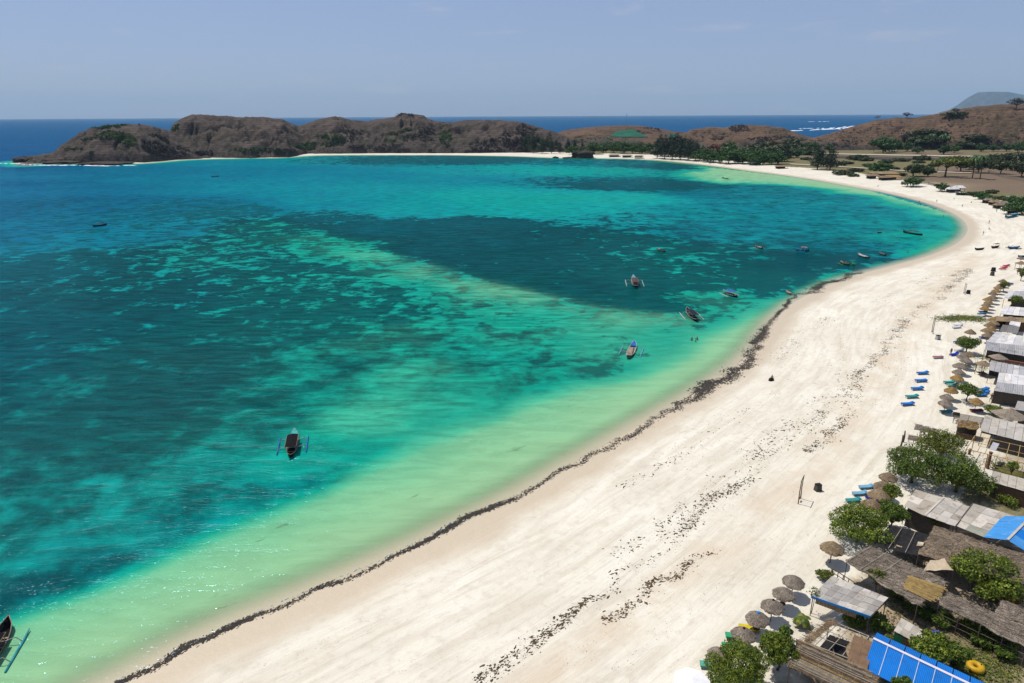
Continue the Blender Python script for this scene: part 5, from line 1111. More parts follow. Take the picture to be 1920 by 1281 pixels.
def lounger(x, y, c, label, rz=0.0, flat=False, group='sun loungers', s=1.0, pil=True):
    p = gat(x, y, .35); t = thing('sun_lounger', label, 'sun lounger', (p.x, p.y, gz(p.x, p.y)), rz, group); t.scale = (s, s, s)
    fr0 = link('frame', FR_ME, t); mt0 = link('mattress', (CUSH_FLAT if flat else CUSH_ME)[c], t)
    if pil and not flat: link('pillow', PIL_ME[c], mt0)
    for a in (-.85, .85):
        for b in (-.27, .27): link('leg', LEG_ME, fr0, (a, b, 0))
    return t
for i, (x, y) in enumerate([(1702, 757), (1710, 743), (1720, 728), (1727, 713), (1730, 699)]): lounger(x, y, 'teal' if i == 1 else 'blue', ['nearest bright blue lounger of the five in a row on open sand', 'teal towel-covered lounger in the blue row', 'bright blue lounger in the middle of the five', 'bright blue lounger second from the top of the five', 'farthest bright blue lounger of the five'][i], .05, i == 3, s=1.08)
for i, (x, y, c) in enumerate([(1600, 937, 'teal'), (1612, 924, 'skyblue'), (1624, 912, 'skyblue')]): lounger(x, y, c, ['teal sunbed nearest the round tree, out on the sand', 'pale blue sunbed between two others near the round tree', 'pale blue sunbed farthest from the round tree'][i], .08, False, s=.95)
lounger(1638, 933, 'navy', 'dark blue sunbed under the tan parasol, upper one', .05); lounger(1637, 940, 'navy', 'dark blue sunbed under the tan parasol, lower one', .05)
lounger(1405, 1177, 'yellow', 'bright yellow sunbed under the blue-capped parasol', -.2, True); lounger(1374, 1211, 'green', 'bright green sunbed behind the shaggy tree', -.15, True); lounger(1333, 1246, 'mint', 'teal-green sunbed at the far left of the near row', -.15, True)
lounger(1380, 1192, 'green', 'green sunbed mostly hidden under the ragged parasol', -.15, True)
lounger(1759, 669, 'pink', 'dusty pink lounger alone on the sand', 0, True); lounger(1780, 716, 'teal', 'teal sunbed left of the bright golden parasol, upper', .05); lounger(1786, 721, 'mint', 'pale teal sunbed left of the bright golden parasol, lower', .05)
lounger(1789, 664, 'royal', 'royal blue sunbed beside the person in purple', .3); lounger(1797, 641, 'royal', 'royal blue sunbed at the foot of the dark round tree', .1); lounger(1799, 656, 'white', 'white sunbed under the dark round tree', .2)
lounger(1846, 729, 'blue', 'blue lounger by the dark shed, upper of three', .4, True); lounger(1845, 735, 'blue', 'blue lounger by the dark shed, middle of three', .2, True); lounger(1840, 740, 'blue', 'blue lounger by the dark shed, lowest of three', .1, True)
lounger(1831, 769, 'maroon', 'maroon bench-bed under the golden round parasol', -.05, True); lounger(1774, 771, 'teal', 'dark teal sunbed under the grey parasol nearest the sea', .05, True)
lounger(1794, 613, 'white', 'white and blue double lounger on open sand, front one', .1); lounger(1797, 609, 'white', 'white and blue double lounger on open sand, back one', .1)
for i, (x, y) in enumerate([(1880, 504), (1883, 501), (1887, 498)]): lounger(x, y, 'red', ['red lounger, front one of the three by the right edge', 'red lounger, middle one of the three by the right edge', 'red lounger, back one of the three by the right edge'][i], .2, False, s=1.15)
for i, (x, y) in enumerate([(1841, 588), (1843, 584), (1838, 592)]): lounger(x, y, ['teal', 'navy', 'white'][i], ['teal lounger at the foot of the diagonal parasol row', 'navy lounger at the foot of the diagonal parasol row', 'white lounger at the foot of the diagonal parasol row'][i], 0, True)
for i, (x, y) in enumerate([(1845, 632), (1893, 532)]): lounger(x, y, ['navy', 'royal'][i], ['navy lounger below the parasol cluster', 'royal blue lounger right of the small round tree'][i], .1, True)

# ---- swings, bins, posts, ring
def swing(x, y, wpx, label, rz, h=3.4, w=1.5):
    p = gat(x, y); t = thing('beach_swing', label, 'swing', p, rz)
    for s in (-1, 1): link('post', MB().tube([(s * w / 2 + s * .1, 0, -.3), (s * w / 2, .05, h * .5), (s * w / 2, 0, h)], [.07, .06, .05], 7).mesh('post', M_POST), t); link('rope', MB().tube([(s * .22, 0, h - .02), (s * .22, .02, .5)], .012, 5).mesh('rope', M_PALEPOLE), t)
    link('beam', MB().tube([(-w / 2 - .25, 0, h), (0, 0, h + .06), (w / 2 + .25, 0, h + .02)], .055, 7).mesh('beam', M_POST), t); link('seat', MB().box((0, .02, .48), (.62, .22, .05)).mesh('seat', M_WOOD), t)
swing(1499, 940, 14, 'tall driftwood swing frame on the open sand', 1.0); swing(1748, 625, 8, 'swing frame beside the small dark bin, upper beach', 1.2, 3.6, 1.3); swing(1808, 552, 8, 'swing frame with straight posts near the diagonal parasol row', 1.2, 3.0, 1.4)
def bin_(x, y, s, label, m, cat='bin'):
    p = gat(x, y); t = thing('sand_bin', label, cat, p, .2); link('body', MB().box((0, 0, s * .55), (s, s * .8, s * 1.1), 0, 0, .82).mesh('body', m), t); link('lid', MB().box((0, 0, s * 1.13), (s * .9, s * .74, .06)).mesh('lid', M_BLACKNET), t)
    return t
bin_(1533, 920, .85, 'dark wooden box right of the tall swing', M_DARKWALL, 'box'); bin_(1758, 637, .9, 'small grey and white box beside the upper swing', TIN[3], 'box'); bin_(1815, 551, .9, 'black box right of the straight-posted swing', M_BLACKNET, 'box'); bin_(1862, 509, 1.1, 'black bin on open sand, left of the red loungers', M_BLACKNET); bin_(1860, 517, 1.0, 'black bin just below the other black bin', M_DARKWALL)
for x, y, l in ((1689, 837, 'dark leaning post on the sand, nearer one'), (1693, 829, 'dark leaning post on the sand, farther one')):
    p = gat(x, y); t = thing('driftwood_post', l, 'post', p); link('trunk', MB().tube([(0, 0, -.2), (.08, 0, .9), (.03, .02, 1.9)], [.14, .12, .09], 8).mesh('trunk', M_DARKWALL, (0, 0, 0), True), t)
p = gat(1828, 1256); t = thing('float_ring', 'yellow round float ring on the grass', 'float', p); M_YEL = simple('yellow_float', (.52, .30, .004), .5, .4, .15, 2); vs = []; fs = []
for i in range(24):
    for j in range(10):
        a, b = 2 * math.pi * i / 24, 2 * math.pi * j / 10; r = .46 + .30 * math.cos(b); vs.append((r * math.cos(a), r * math.sin(a), .30 + .29 * math.sin(b)))
fs = [(i * 10 + j, (i + 1) % 24 * 10 + j, (i + 1) % 24 * 10 + (j + 1) % 10, i * 10 + (j + 1) % 10) for i in range(24) for j in range(10)]
link('tube', MB().add(vs, fs).mesh('tube', M_YEL, (0, 0, 0), True), t); link('valve', MB().lathe([(0, .08), (.05, .06), (.06, 0)], 8).mesh('valve', M_BLACKNET), t, (.46, 0, .57))
for x, y, l in ((1776, 1238, 'blue plastic barrel under the dark tree, left one'), (1787, 1244, 'blue plastic barrel under the dark tree, right one'), (1753, 1200, 'blue plastic barrel peeking through the round tree')):
    p = gat(x, y); t = thing('water_barrel', l, 'barrel', p); link('body', MB().lathe([(0, 0), (.3, 0), (.34, .1), (.36, .45), (.34, .8), (.3, .9), (0, .92)], 14).mesh('body', CUSH['blue'], (0, 0, 0), True), t); link('lid', MB().lathe([(0, .97), (.28, .96), (.31, .9)], 14).mesh('lid', CUSH['royal']), t)
# railing left of the weathered roof
a, b = H(1562, 1067, 1.0), H(1602, 1092, 1.0); t = hut('railing', 'dark wooden railing below the weathered palm roof', 'railing', ctr(a, b)); part(t, 'top_rail', MB().tube([a, b], .05, 6), M_DARKWALL); part(t, 'middle_rail', MB().tube([a - Vector((0, 0, .45)), b - Vector((0, 0, .45))], .04, 6), M_DARKWALL)
for k in range(5): q = a.lerp(b, k / 4); part(t, 'post', MB().tube([(q.x, q.y, gz(q.x, q.y) - .1), q], .05, 6), M_DARKWALL)
# little palm and driftwood pole plant on the sand
p = gat(1507, 1172); t = thing('small_palm', 'small half-dry palm on the sand in front of the blue fascia', 'palm', p); tr, fr_ = make_palm(411, 1.1, 8, 1.1); fr_.materials[0] = L_LIGHT; link('trunk', tr, t); link('fronds', fr_, t)
p = gat(1521, 1150); t = thing('potted_sapling', 'thin leaning sapling beside the pole frame corner', 'sapling', p); link('trunk', MB().tube([(0, 0, -.1), (.1, 0, 1.2), (.05, 0, 2.6)], [.05, .04, .03], 6).mesh('trunk', M_BARK), t)
rg_ = np.random.default_rng(8); V, F = leaves(np.array([.05, 0, 2.6]) + rg_.normal(size=(120, 3)) * .28, .22, rg_); link('crown', grid_mesh('crown', V, F, L_LIGHT, False), t)

# ---- far beach: brown thatch huts, sheds, fences
def small_hut(x, y, wpx, label, m, seed, hp=2.8, cat='hut', depth=.7):
    p = gat(x, y); k = px_per_m(p); W = wpx / k; t = thing('beach_hut', label, cat, p, 0, 'small huts of the far beach'); dp = W * depth; e = hp * .62
    vs = [(-W / 2, -dp / 2, e), (W / 2, -dp / 2, e), (W / 2, dp / 2, e), (-W / 2, dp / 2, e), (-W * .34, 0, hp), (W * .34, 0, hp)]; vs += [(x_, y_, z - .15) for x_, y_, z in vs]
    link('roof', MB().add(vs, [(0, 1, 5, 4), (2, 3, 4, 5), (1, 2, 5), (3, 0, 4), (6, 10, 11, 7), (8, 11, 10, 9), (7, 11, 8), (9, 10, 6), (0, 6, 7, 1), (1, 7, 8, 2), (2, 8, 9, 3), (3, 9, 6, 0)]).mesh('roof', m), t)
    for sx in (-.42, .42):
        for sy in (-.4, .4): link('post', MB().box((sx * W, sy * dp, e / 2 - .1), (.14, .14, e + .1)).mesh('post', M_POST), t)
    link('back_wall', MB().box((0, dp * .36, e * .45), (W * .8, .1, e * .9)).mesh('back_wall', M_DARKWALL), t); return t
for i, (x, y, w, m, h, l) in enumerate([(1636, 335, 22, TH_BROWN, 3.6, 'brown thatch hut at the left of the far thatch group'), (1644, 330, 24, TH_TAN, 3.6, 'tan thatch hut behind the front row of the far thatch group'), (1658, 338, 20, TH_BROWN, 3.4, 'dark brown thatch hut in the middle of the far thatch group'),
     (1672, 337, 30, TH_GOLD, 3.6, 'golden long thatch hut at the right of the far thatch group'), (1664, 331, 34, TH_TAN, 3.8, 'wide tan thatch hut at the back of the far thatch group'), (1785, 361, 20, WHT[1], 3.6, 'white-roofed shed at the edge of the brown field, left half'), (1796, 359, 20, WHT[0], 3.8, 'white-roofed shed at the edge of the brown field, right half'),
     (1852, 381, 18, TH_GREY, 3.0, 'grey thatch shelter left in the row above the curve'), (1864, 385, 18, TH_TAN, 3.0, 'tan thatch shelter second in the row above the curve'), (1872, 391, 18, TH_BROWN, 3.0, 'brown thatch shelter third in the row above the curve'), (1880, 388, 16, TH_GREY, 3.2, 'grey thatch shelter fourth in the row above the curve'), (1890, 377, 10, WHT[0], 3.0, 'tiny white-roofed stall behind the row above the curve'),
     (612, 285, 12, WHT[0], 4.5, 'tiny white-roofed shelter on the headland beach'), (1436, 271, 18, WHT[1], 4.0, 'low white building behind the bend trees'), (1387, 304, 16, TH_GREY, 3.0, 'grey beach shelter under the bend trees, left one'), (1420, 309, 20, WHT[2], 3.0, 'pale-roofed beach shelter under the bend trees, right one'), (1465, 316, 22, TH_BROWN, 3.0, 'dark low shelter by the single dark tree'), (1902, 402, 24, TH_BROWN, 3.2, 'brown thatch shelter under the tree at the right edge'),
     (1152, 294, 22, TH_GREY, 3.0, 'low grey shelter on the far beach right of the black rock'), (1176, 295, 20, TH_GREY, 3.0, 'middle low grey shelter on the far beach right of the black rock'), (1198, 296, 18, TH_GREY, 3.0, 'right low grey shelter on the far beach right of the black rock')]): small_hut(x, y, w, l, m, i, h)
def fence(pxs, label, n, h, mat):
    P = [gat(x, y) for x, y in pxs]; t = hut('picket_fence', label, 'fence', ctr(*P)); L = [0.0]
    for a, b in zip(P[:-1], P[1:]): L.append(L[-1] + (b - a).length)
    me_ = MB().box((0, 0, h / 2), (.32, .06, h)).mesh('picket', mat)
    for k in range(n):
        s = L[-1] * k / (n - 1); j = max(i for i in range(len(L) - 1) if L[i] <= s + 1e-6); u = (s - L[j]) / (L[j + 1] - L[j]); q = P[j].lerp(P[j + 1], u); d = P[j + 1] - P[j]
        link('picket', me_, t, (q.x - t.location.x, q.y - t.location.y, gz(q.x, q.y) - t.location.z - .1), math.atan2(d.y, d.x))
    for zz in (.35, .8):
        mb = MB()
        for a, b in zip(P[:-1], P[1:]): mb.bar(a + Vector((0, 0, h * zz)), b + Vector((0, 0, h * zz)), .06)
        part(t, 'rail', mb, mat)
fence([(1727, 345), (1740, 346), (1757, 350)], 'pale picket fence between the beach bushes and the brown field', 34, 1.8, M_GREYWALL); fence([(1852, 325), (1880, 333), (1905, 338), (1935, 343)], 'grey plank fence along the far side of the brown field', 70, 2.6, M_GREYWALL)
# dirt road and track
def strip(name, label, pxs, w, mat, dz):
    P = chaikin(np.array([gat(x, y)[:2] for x, y in pxs]), 2); vs = []
    for k, p in enumerate(P):
        d = P[min(k + 1, len(P) - 1)] - P[max(k - 1, 0)]; s = np.array([-d[1], d[0]]) / np.hypot(*d) * w / 2
        for sg in (-1, 0, 1): q = p + s * sg; vs.append((q[0], q[1], gz(*q) + dz))
    n = len(P); return tag(link(name, MB().add(vs, [(3 * k + j, 3 * k + 3 + j, 3 * k + 4 + j, 3 * k + 1 + j) for k in range(n - 1) for j in (0, 1)]).mesh(name, mat)), label, None, None, 'structure')
M_ROAD = simple('pale_dirt_road', (.50, .42, .33), .95, .1, .2, .2, obj=False); M_PLOUGH = simple('dark_ploughed_strip', (.075, .062, .055), .95, .1, .3, .2, obj=False)
strip('dirt_road', 'pale dirt road across the flat', [(1480, 287), (1580, 290), (1680, 292), (1780, 293.5), (1860, 295), (1940, 298)], 20, M_ROAD, .7)
strip('ploughed_strip', 'dark strip of bare soil beside the dirt road', [(1570, 295), (1650, 297), (1740, 299), (1800, 300.5)], 42, M_PLOUGH, .5)
strip('beach_track', 'sandy track behind the far beach', [(1480, 308), (1560, 313), (1620, 316), (1700, 322), (1780, 324), (1850, 325)], 8, M_ROAD, .5)
# green netting on the terraced hill, radio mast
M_NET = simple('green_hill_netting', (.016, .115, .068), .8, .1, .3, .05, obj=False)
def hill_patch(name, label, px, nu, nv):
    A, B, C, D = px; vs = []
    for i in range(nu + 1):
        for j in range(nv + 1):
            u, v = i / nu, j / nv; x = (A[0] * (1 - u) + B[0] * u) * (1 - v) + (D[0] * (1 - u) + C[0] * u) * v; y = (A[1] * (1 - u) + B[1] * u) * (1 - v) + (D[1] * (1 - u) + C[1] * u) * v
            p = hat(x, y); vs.append(p + (CAM - p).normalized() * 1.2 + Vector((0, 0, .5)))
    m = len(vs); f = [(i * (nv + 1) + j, i * (nv + 1) + j + 1, (i + 1) * (nv + 1) + j + 1, (i + 1) * (nv + 1) + j) for i in range(nu) for j in range(nv)]
    o = link(name, MB().add(vs, f).mesh(name, M_NET, (0, 0, 0), True)); return tag(o, label, 'netting')
hill_patch('slope_netting', 'large green netting triangle on the terraced hill', [(1158, 246), (1186, 243), (1216, 258), (1142, 257)], 14, 8); hill_patch('slope_netting', 'small green netting patch right of the large one', [(1256, 253), (1264, 251), (1276, 259), (1252, 259)], 6, 5)
p = hat(1174, 240); t = thing('radio_mast', 'thin radio mast on the terraced hill', 'mast', p); link('shaft', MB().tube([(0, 0, -1), (0, 0, 24)], [.35, .2], 5).mesh('shaft', TIN[3]), t); link('antenna', MB().box((0, 0, 22), (1.2, .3, 1.6)).mesh('antenna', TIN[3]), t)
# ================================================================== boats
BC = {}
def bcol(name, c, rough=.55):
    if name not in BC: BC[name] = simple('boat_' + name, c, rough, .12, .4, 1.5)
    return BC[name]
NAVYHULL = bcol('black_navy', (.012, .015, .022)); CYAN = bcol('cyan', (.02, .42, .42)); BLUE = bcol('blue', (.015, .13, .42)); WHITE = bcol('white', (.50, .49, .46)); DARK = bcol('dark_cloth', (.010, .009, .011), .95)
TEAL = bcol('teal', (.03, .30, .36)); TANB = bcol('tan', (.36, .27, .18)); ORANGE = bcol('orange', (.60, .19, .03)); GREENB = bcol('green', (.05, .26, .06)); PINK = bcol('pink_grey', (.34, .24, .25)); DGREEN = bcol('dark_green', (.012, .045, .03)); BROWN = bcol('brown', (.10, .06, .04)); LBLUE = bcol('light_blue', (.16, .40, .58)); WPOLE = bcol('whitish_pole', (.36, .36, .34))
def boat(bow, stern, label, hull=NAVYHULL, inner=DARK, trim=WHITE, bowc=None, floats=None, beams=WPOLE, canopy=None, on_land=False, beam=.55, group='boats', long=False, cargo=None):
    zz = (gat(*bow).z + .1) if on_land else 0.0
    b, s = at(*bow, zz + .5), at(*stern, zz + .5); d = b - s; L = min(max(d.length * .93, 2.6), 13.0); c = (b + s) / 2; ang = math.atan2(d.y, d.x)
    nm = 'outrigger_boat' if floats else 'wooden_boat'; t = thing(nm, label, 'boat', (c.x, c.y, (gz(c.x, c.y) + .22) if on_land else 0.0), ang, group)
    W = beam * (L / 8) ** .5; ns = 15; vs = []; fs = []
    def sec(u):   # u -1 stern .. 1 bow
        w = W * max(1 - abs(u) ** 2.6, 0.0) ** .62 + .03; sh = .42 + (.75 if u > 0 else .4) * abs(u) ** 3 * (L / 8); kl = -.22 + .42 * abs(u) ** 4; x = u * L / 2; return x, w, sh * .95, kl
    for k in range(ns):
        x, w, sh, kl = sec(-1 + 2 * k / (ns - 1)); i_ = max(w - .06, .01)
        vs += [(x, -w, sh), (x, -w * .82, (sh + kl) / 2), (x, 0, kl), (x, w * .82, (sh + kl) / 2), (x, w, sh), (x, i_, sh), (x, i_ * .75, max(.12, kl + .1)), (x, -i_ * .75, max(.12, kl + .1)), (x, -i_, sh)]
    for k in range(ns - 1):
        for j in range(9): m = (j + 1) % 9; fs.append((k * 9 + j, k * 9 + 9 + j, k * 9 + 9 + m, k * 9 + m))
    fs += [tuple(range(9)), tuple(reversed(range((ns - 1) * 9, ns * 9)))]
    mbh = MB(); mbh.add(vs, fs); mbh.m = [1 if (i < (ns - 1) * 9 and i % 9 in (5, 6, 7)) else 0 for i in range(len(fs))]
    ho = link('hull', mbh.mesh('hull', [hull, inner], (0, 0, 0), True), t)
    for sg in (-1, 1): link('gunwale', MB().tube([(x, sg * w, sh + .02) for x, w, sh, kl in (sec(-1 + 2 * k / 10) for k in range(11))], .045, 5).mesh('gunwale', trim), ho)
    for u in (-.55, -.2, .15, .45):
        x, w, sh, kl = sec(u); link('thwart', MB().box((x, 0, sh - .12), (.2, w * 1.8, .04)).mesh('thwart', trim), ho)
    if bowc:
        rows = [sec(u) for u in (.55, .7, .85, .97)]; dv = []
        for x, w, sh, kl in rows: dv += [(x, -w * .95, sh + .015), (x, 0, sh + .05), (x, w * .95, sh + .015)]
        link('bow_deck', MB().add(dv, [(3 * k + j, 3 * k + 3 + j, 3 * k + 4 + j, 3 * k + 1 + j) for k in range(3) for j in (0, 1)]).mesh('bow_deck', bowc), t)
    if floats:
        off = 2.15 * (L / 8.5) ** .5
        for u in (-.32, .3):
            x, w, sh, kl = sec(u); link('outrigger_beam', MB().tube([(x, -off, .16), (x, -off * .75, sh + .38), (x, -w, sh + .10), (x, 0, sh + .12), (x, w, sh + .10), (x, off * .75, sh + .38), (x, off, .16)], .05, 5).mesh('outrigger_beam', beams), t)
        for sg in (-1, 1): link('float', MB().tube([(-L * .30, sg * off, .06), (-L * .1, sg * off, .09), (L * .18, sg * off, .10), (L * .34, sg * off, .24)], [.10, .12, .12, .06], 7).mesh('float', floats, (0, 0, 0), True), t)
    if canopy:
        x0, x1 = -L * .34, L * .16; cz = 1.55; w = W * 1.15; cv = []
        for k in range(6):
            x = x0 + (x1 - x0) * k / 5; cv += [(x, -w, cz - .12), (x, -w * .5, cz), (x, 0, cz + .05), (x, w * .5, cz), (x, w, cz - .12)]
        n = len(cv); f = [(5 * k + j, 5 * k + 5 + j, 5 * k + 6 + j, 5 * k + 1 + j) for k in range(5) for j in range(4)]; cv2 = [(x, y, z - .05) for x, y, z in cv]; f2 = [tuple(i + n for i in reversed(q)) for q in f]
        rim = [5 * k for k in range(6)] + [26, 27, 28, 29] + [5 * k + 4 for k in range(4, -1, -1)] + [3, 2, 1]; f3 = [(rim[i], rim[(i + 1) % len(rim)], rim[(i + 1) % len(rim)] + n, rim[i] + n) for i in range(len(rim))]
        co = link('canopy', MB().add(cv + cv2, f + f2 + f3).mesh('canopy', canopy), t)
        for xx in (x0 + .1, x1 - .1):
            for sg in (-1, 1): link('canopy_post', MB().tube([(xx, sg * W * .8, .4), (xx, sg * w * .9, cz - .12)], .03, 5).mesh('canopy_post', trim), co)
        link('canopy_frame', MB().tube([(x0, -w, cz - .08), (x1, -w, cz - .08), (x1, w, cz - .08), (x0, w, cz - .08), (x0, -w, cz - .08)], .025, 5).mesh('canopy_frame', TANB), co)
    if cargo: link('cargo', MB().box((-.1 * L, 0, .5), (L * .3, W * 1.2, .3), .05, 0, .8).box((.12 * L, .05, .48), (L * .16, W, .24), -.1, 0, .8).mesh('cargo', cargo), t)
    if not on_land and L > 4: link('engine', MB().box((-L * .47, .1, .75), (.3, .25, .35), 0, 0, .8).tube([(-L * .48, .1, .7), (-L * .53, .1, -.2)], .05, 6).mesh('engine', DARK), t)
    return t
gb = 'boats moored in the bay'
boat((553, 808), (544, 858), 'outrigger boat with dark canopy, cyan bow and blue floats in open green water', bowc=CYAN, floats=BLUE, beams=WPOLE, canopy=DARK, beam=.72, group=gb, trim=TANB)
boat((22, 1160), (-64, 1296), 'dark outrigger boat cut off by the left edge, one teal float showing', floats=TEAL, canopy=DARK, beam=.8, group=gb, trim=TANB, beams=WPOLE)
boat((1190, 643), (1177, 671), 'open outrigger boat with blue bow and pale interior in turquoise shallows', hull=BROWN, inner=WHITE, bowc=BLUE, floats=LBLUE, beam=.75, group=gb, cargo=TANB)
boat((1287, 580), (1308, 602), 'dark canopied outrigger boat nearest the bathers', floats=WHITE, canopy=NAVYHULL, beam=.7, group=gb, bowc=DARK)
boat((1355, 545), (1383, 556), 'blue outrigger boat with white floats and blue canopy', hull=NAVYHULL, bowc=TEAL, floats=WHITE, canopy=BLUE, beam=.75, group=gb)
boat((1187, 520), (1193, 539), 'outrigger boat with cluttered tan deck in dark water', floats=WHITE, inner=TANB, beam=.7, group=gb, cargo=PINK, bowc=LBLUE, canopy=BROWN)
boat((1233, 466), (1248, 471), 'small brown canoe with a thin wake, alone in dark water', hull=BROWN, inner=PINK, trim=TANB, group=gb, cargo=DARK)
boat((1493, 467), (1518, 469), 'blue outrigger boat with pinkish canopy left of the dinghies', hull=BLUE, floats=BLUE, canopy=PINK, beam=.8, group=gb, bowc=BLUE, trim=LBLUE)
boat((1416, 461), (1431, 465), 'small brown outrigger canoe left of the blue outrigger boat', hull=BROWN, floats=TANB, beams=TANB, group=gb, cargo=WHITE)
boat((1575, 490), (1594, 496), 'olive dark boat with tan rails close to the curved shore', hull=DGREEN, inner=TANB, trim=TANB, group=gb, cargo=BROWN, floats=GREENB, beams=TANB)
boat((1597, 492), (1604, 496), 'tiny bright green dinghy beside the olive boat', hull=GREENB, inner=GREENB, trim=GREENB, group=gb)
boat((1608, 476), (1631, 483), 'dark motorboat with white seats and a sunshade at its stern', hull=NAVYHULL, inner=WHITE, trim=WHITE, group=gb, beam=.8, cargo=WHITE)
boat((1648, 473), (1662, 478), 'short dark dinghy nearest the pale shallows', hull=NAVYHULL, inner=BROWN, trim=PINK, group=gb)
boat((1692, 434), (1731, 440), 'long black boat with a flat green roof near the beach curve', hull=NAVYHULL, inner=DGREEN, trim=DARK, canopy=DGREEN, group=gb, beam=.8)
boat((1645, 435), (1654, 434), 'small dark raft with people left of the long black boat', hull=NAVYHULL, inner=DARK, group=gb, cargo=PINK)
boat((1474, 545), (1484, 550), 'small orange and white dinghy beside the floating weed', hull=ORANGE, inner=ORANGE, trim=WHITE, group=gb)
boat((173, 424), (201, 420), 'lone black boat with roof in the ruffled water at left', hull=NAVYHULL, inner=DARK, trim=DARK, canopy=DARK, group=gb, beam=.9)
boat((396, 331), (411, 330), 'tiny dark boat near the headland', hull=NAVYHULL, inner=DARK, trim=DARK, floats=DGREEN, canopy=DARK, group=gb)
boat((1354, 333), (1366, 335), 'tiny dark outrigger in the far pale shallows', hull=NAVYHULL, inner=DARK, floats=TANB, group=gb)
gl = 'boats pulled up on the sand'
boat((1827, 467), (1846, 466), 'dark canoe lying on the sand by the curve', hull=NAVYHULL, inner=BROWN, trim=DARK, on_land=True, group=gl)
boat((1889, 465), (1913, 463), 'blue boat pulled up on the sand at the right', hull=BLUE, inner=TEAL, trim=LBLUE, on_land=True, group=gl, floats=DARK, beams=DARK)
boat((1858, 464), (1874, 462), 'dark weathered boat lying beside the blue beached boat', hull=BROWN, inner=DARK, trim=BROWN, on_land=True, group=gl, canopy=BROWN)
boat((1880, 409), (1912, 404), 'long pale blue boat lying before the huts at the right', hull=TEAL, inner=DARK, trim=LBLUE, on_land=True, group=gl, canopy=LBLUE)
boat((1908, 480), (1924, 480), 'navy boat bow at the right edge of the sand', hull=BLUE, inner=DARK, trim=DARK, on_land=True, group=gl)

# ================================================================== people
SKIN = simple('skin', (.30, .16, .09), .6, .3, .1, 3); HAIR = simple('black_hair', (.012, .010, .009), .7, .3, .1, 3)
CL = {k: simple('cloth_' + k, c, .85, .1, .2, 4) for k, c in dict(yellow=(.55, .36, .01), white=(.62, .60, .57), black=(.018, .018, .02), red=(.35, .03, .03), blue=(.03, .08, .30), purple=(.13, .04, .10), grey=(.2, .2, .2), teal=(.03, .25, .24)).items()}
J = {'pelvis': (0, 0, .95), 'waist': (0, 0, 1.12), 'chest': (0, .01, 1.32), 'neck': (0, 0, 1.48), 'chin': (0, .02, 1.56), 'head': (0, .01, 1.66), 'crown': (0, 0, 1.74),
     'lsh': (-.18, 0, 1.42), 'lel': (-.25, .02, 1.15), 'lwr': (-.27, .08, .92), 'lha': (-.27, .12, .82), 'rsh': (.18, 0, 1.42), 'rel': (.25, .02, 1.15), 'rwr': (.27, .08, .92), 'rha': (.27, .12, .82),
     'lhip': (-.10, 0, .92), 'lkn': (-.12, .03, .50), 'lan': (-.13, 0, .09), 'lto': (-.14, .17, .03), 'rhip': (.10, 0, .92), 'rkn': (.12, .03, .50), 'ran': (.13, 0, .09), 'rto': (.14, .17, .03)}
RADI = dict(pelvis=.145, waist=.125, chest=.15, neck=.06, chin=.085, head=.105, crown=.075, lsh=.065, lel=.046, lwr=.032, lha=.038, rsh=.065, rel=.046, rwr=.032, rha=.038, lhip=.088, lkn=.058, lan=.042, lto=.04, rhip=.088, rkn=.058, ran=.042, rto=.04)
ED = [('pelvis', 'waist'), ('waist', 'chest'), ('chest', 'neck'), ('neck', 'chin'), ('chin', 'head'), ('head', 'crown'), ('chest', 'lsh'), ('lsh', 'lel'), ('lel', 'lwr'), ('lwr', 'lha'), ('chest', 'rsh'), ('rsh', 'rel'), ('rel', 'rwr'), ('rwr', 'rha'),
      ('pelvis', 'lhip'), ('lhip', 'lkn'), ('lkn', 'lan'), ('lan', 'lto'), ('pelvis', 'rhip'), ('rhip', 'rkn'), ('rkn', 'ran'), ('ran', 'rto')]
WALK = dict(lkn=(-.11, .20, .55), lan=(-.11, .12, .12), lto=(-.11, .28, .06), rkn=(.11, -.03, .50), ran=(.12, -.26, .12), rto=(.12, -.10, .04), lel=(-.25, -.12, 1.17), lwr=(-.26, -.12, .93), lha=(-.26, -.08, .84), rel=(.25, .12, 1.17), rwr=(.25, .26, .98), rha=(.25, .32, .91))
SIT = {k: (v[0], v[1], v[2] - .70) for k, v in J.items() if not k[1:] in ('kn', 'an', 'to')}; SIT.update(lkn=(-.16, .40, .42), lan=(-.17, .60, .09), lto=(-.18, .76, .05), rkn=(.16, .40, .42), ran=(.17, .60, .09), rto=(.18, .76, .05), lwr=(-.2, .30, .42), lha=(-.18, .38, .42), rwr=(.2, .30, .42), rha=(.18, .38, .42), lel=(-.27, .1, .5), rel=(.27, .1, .5))
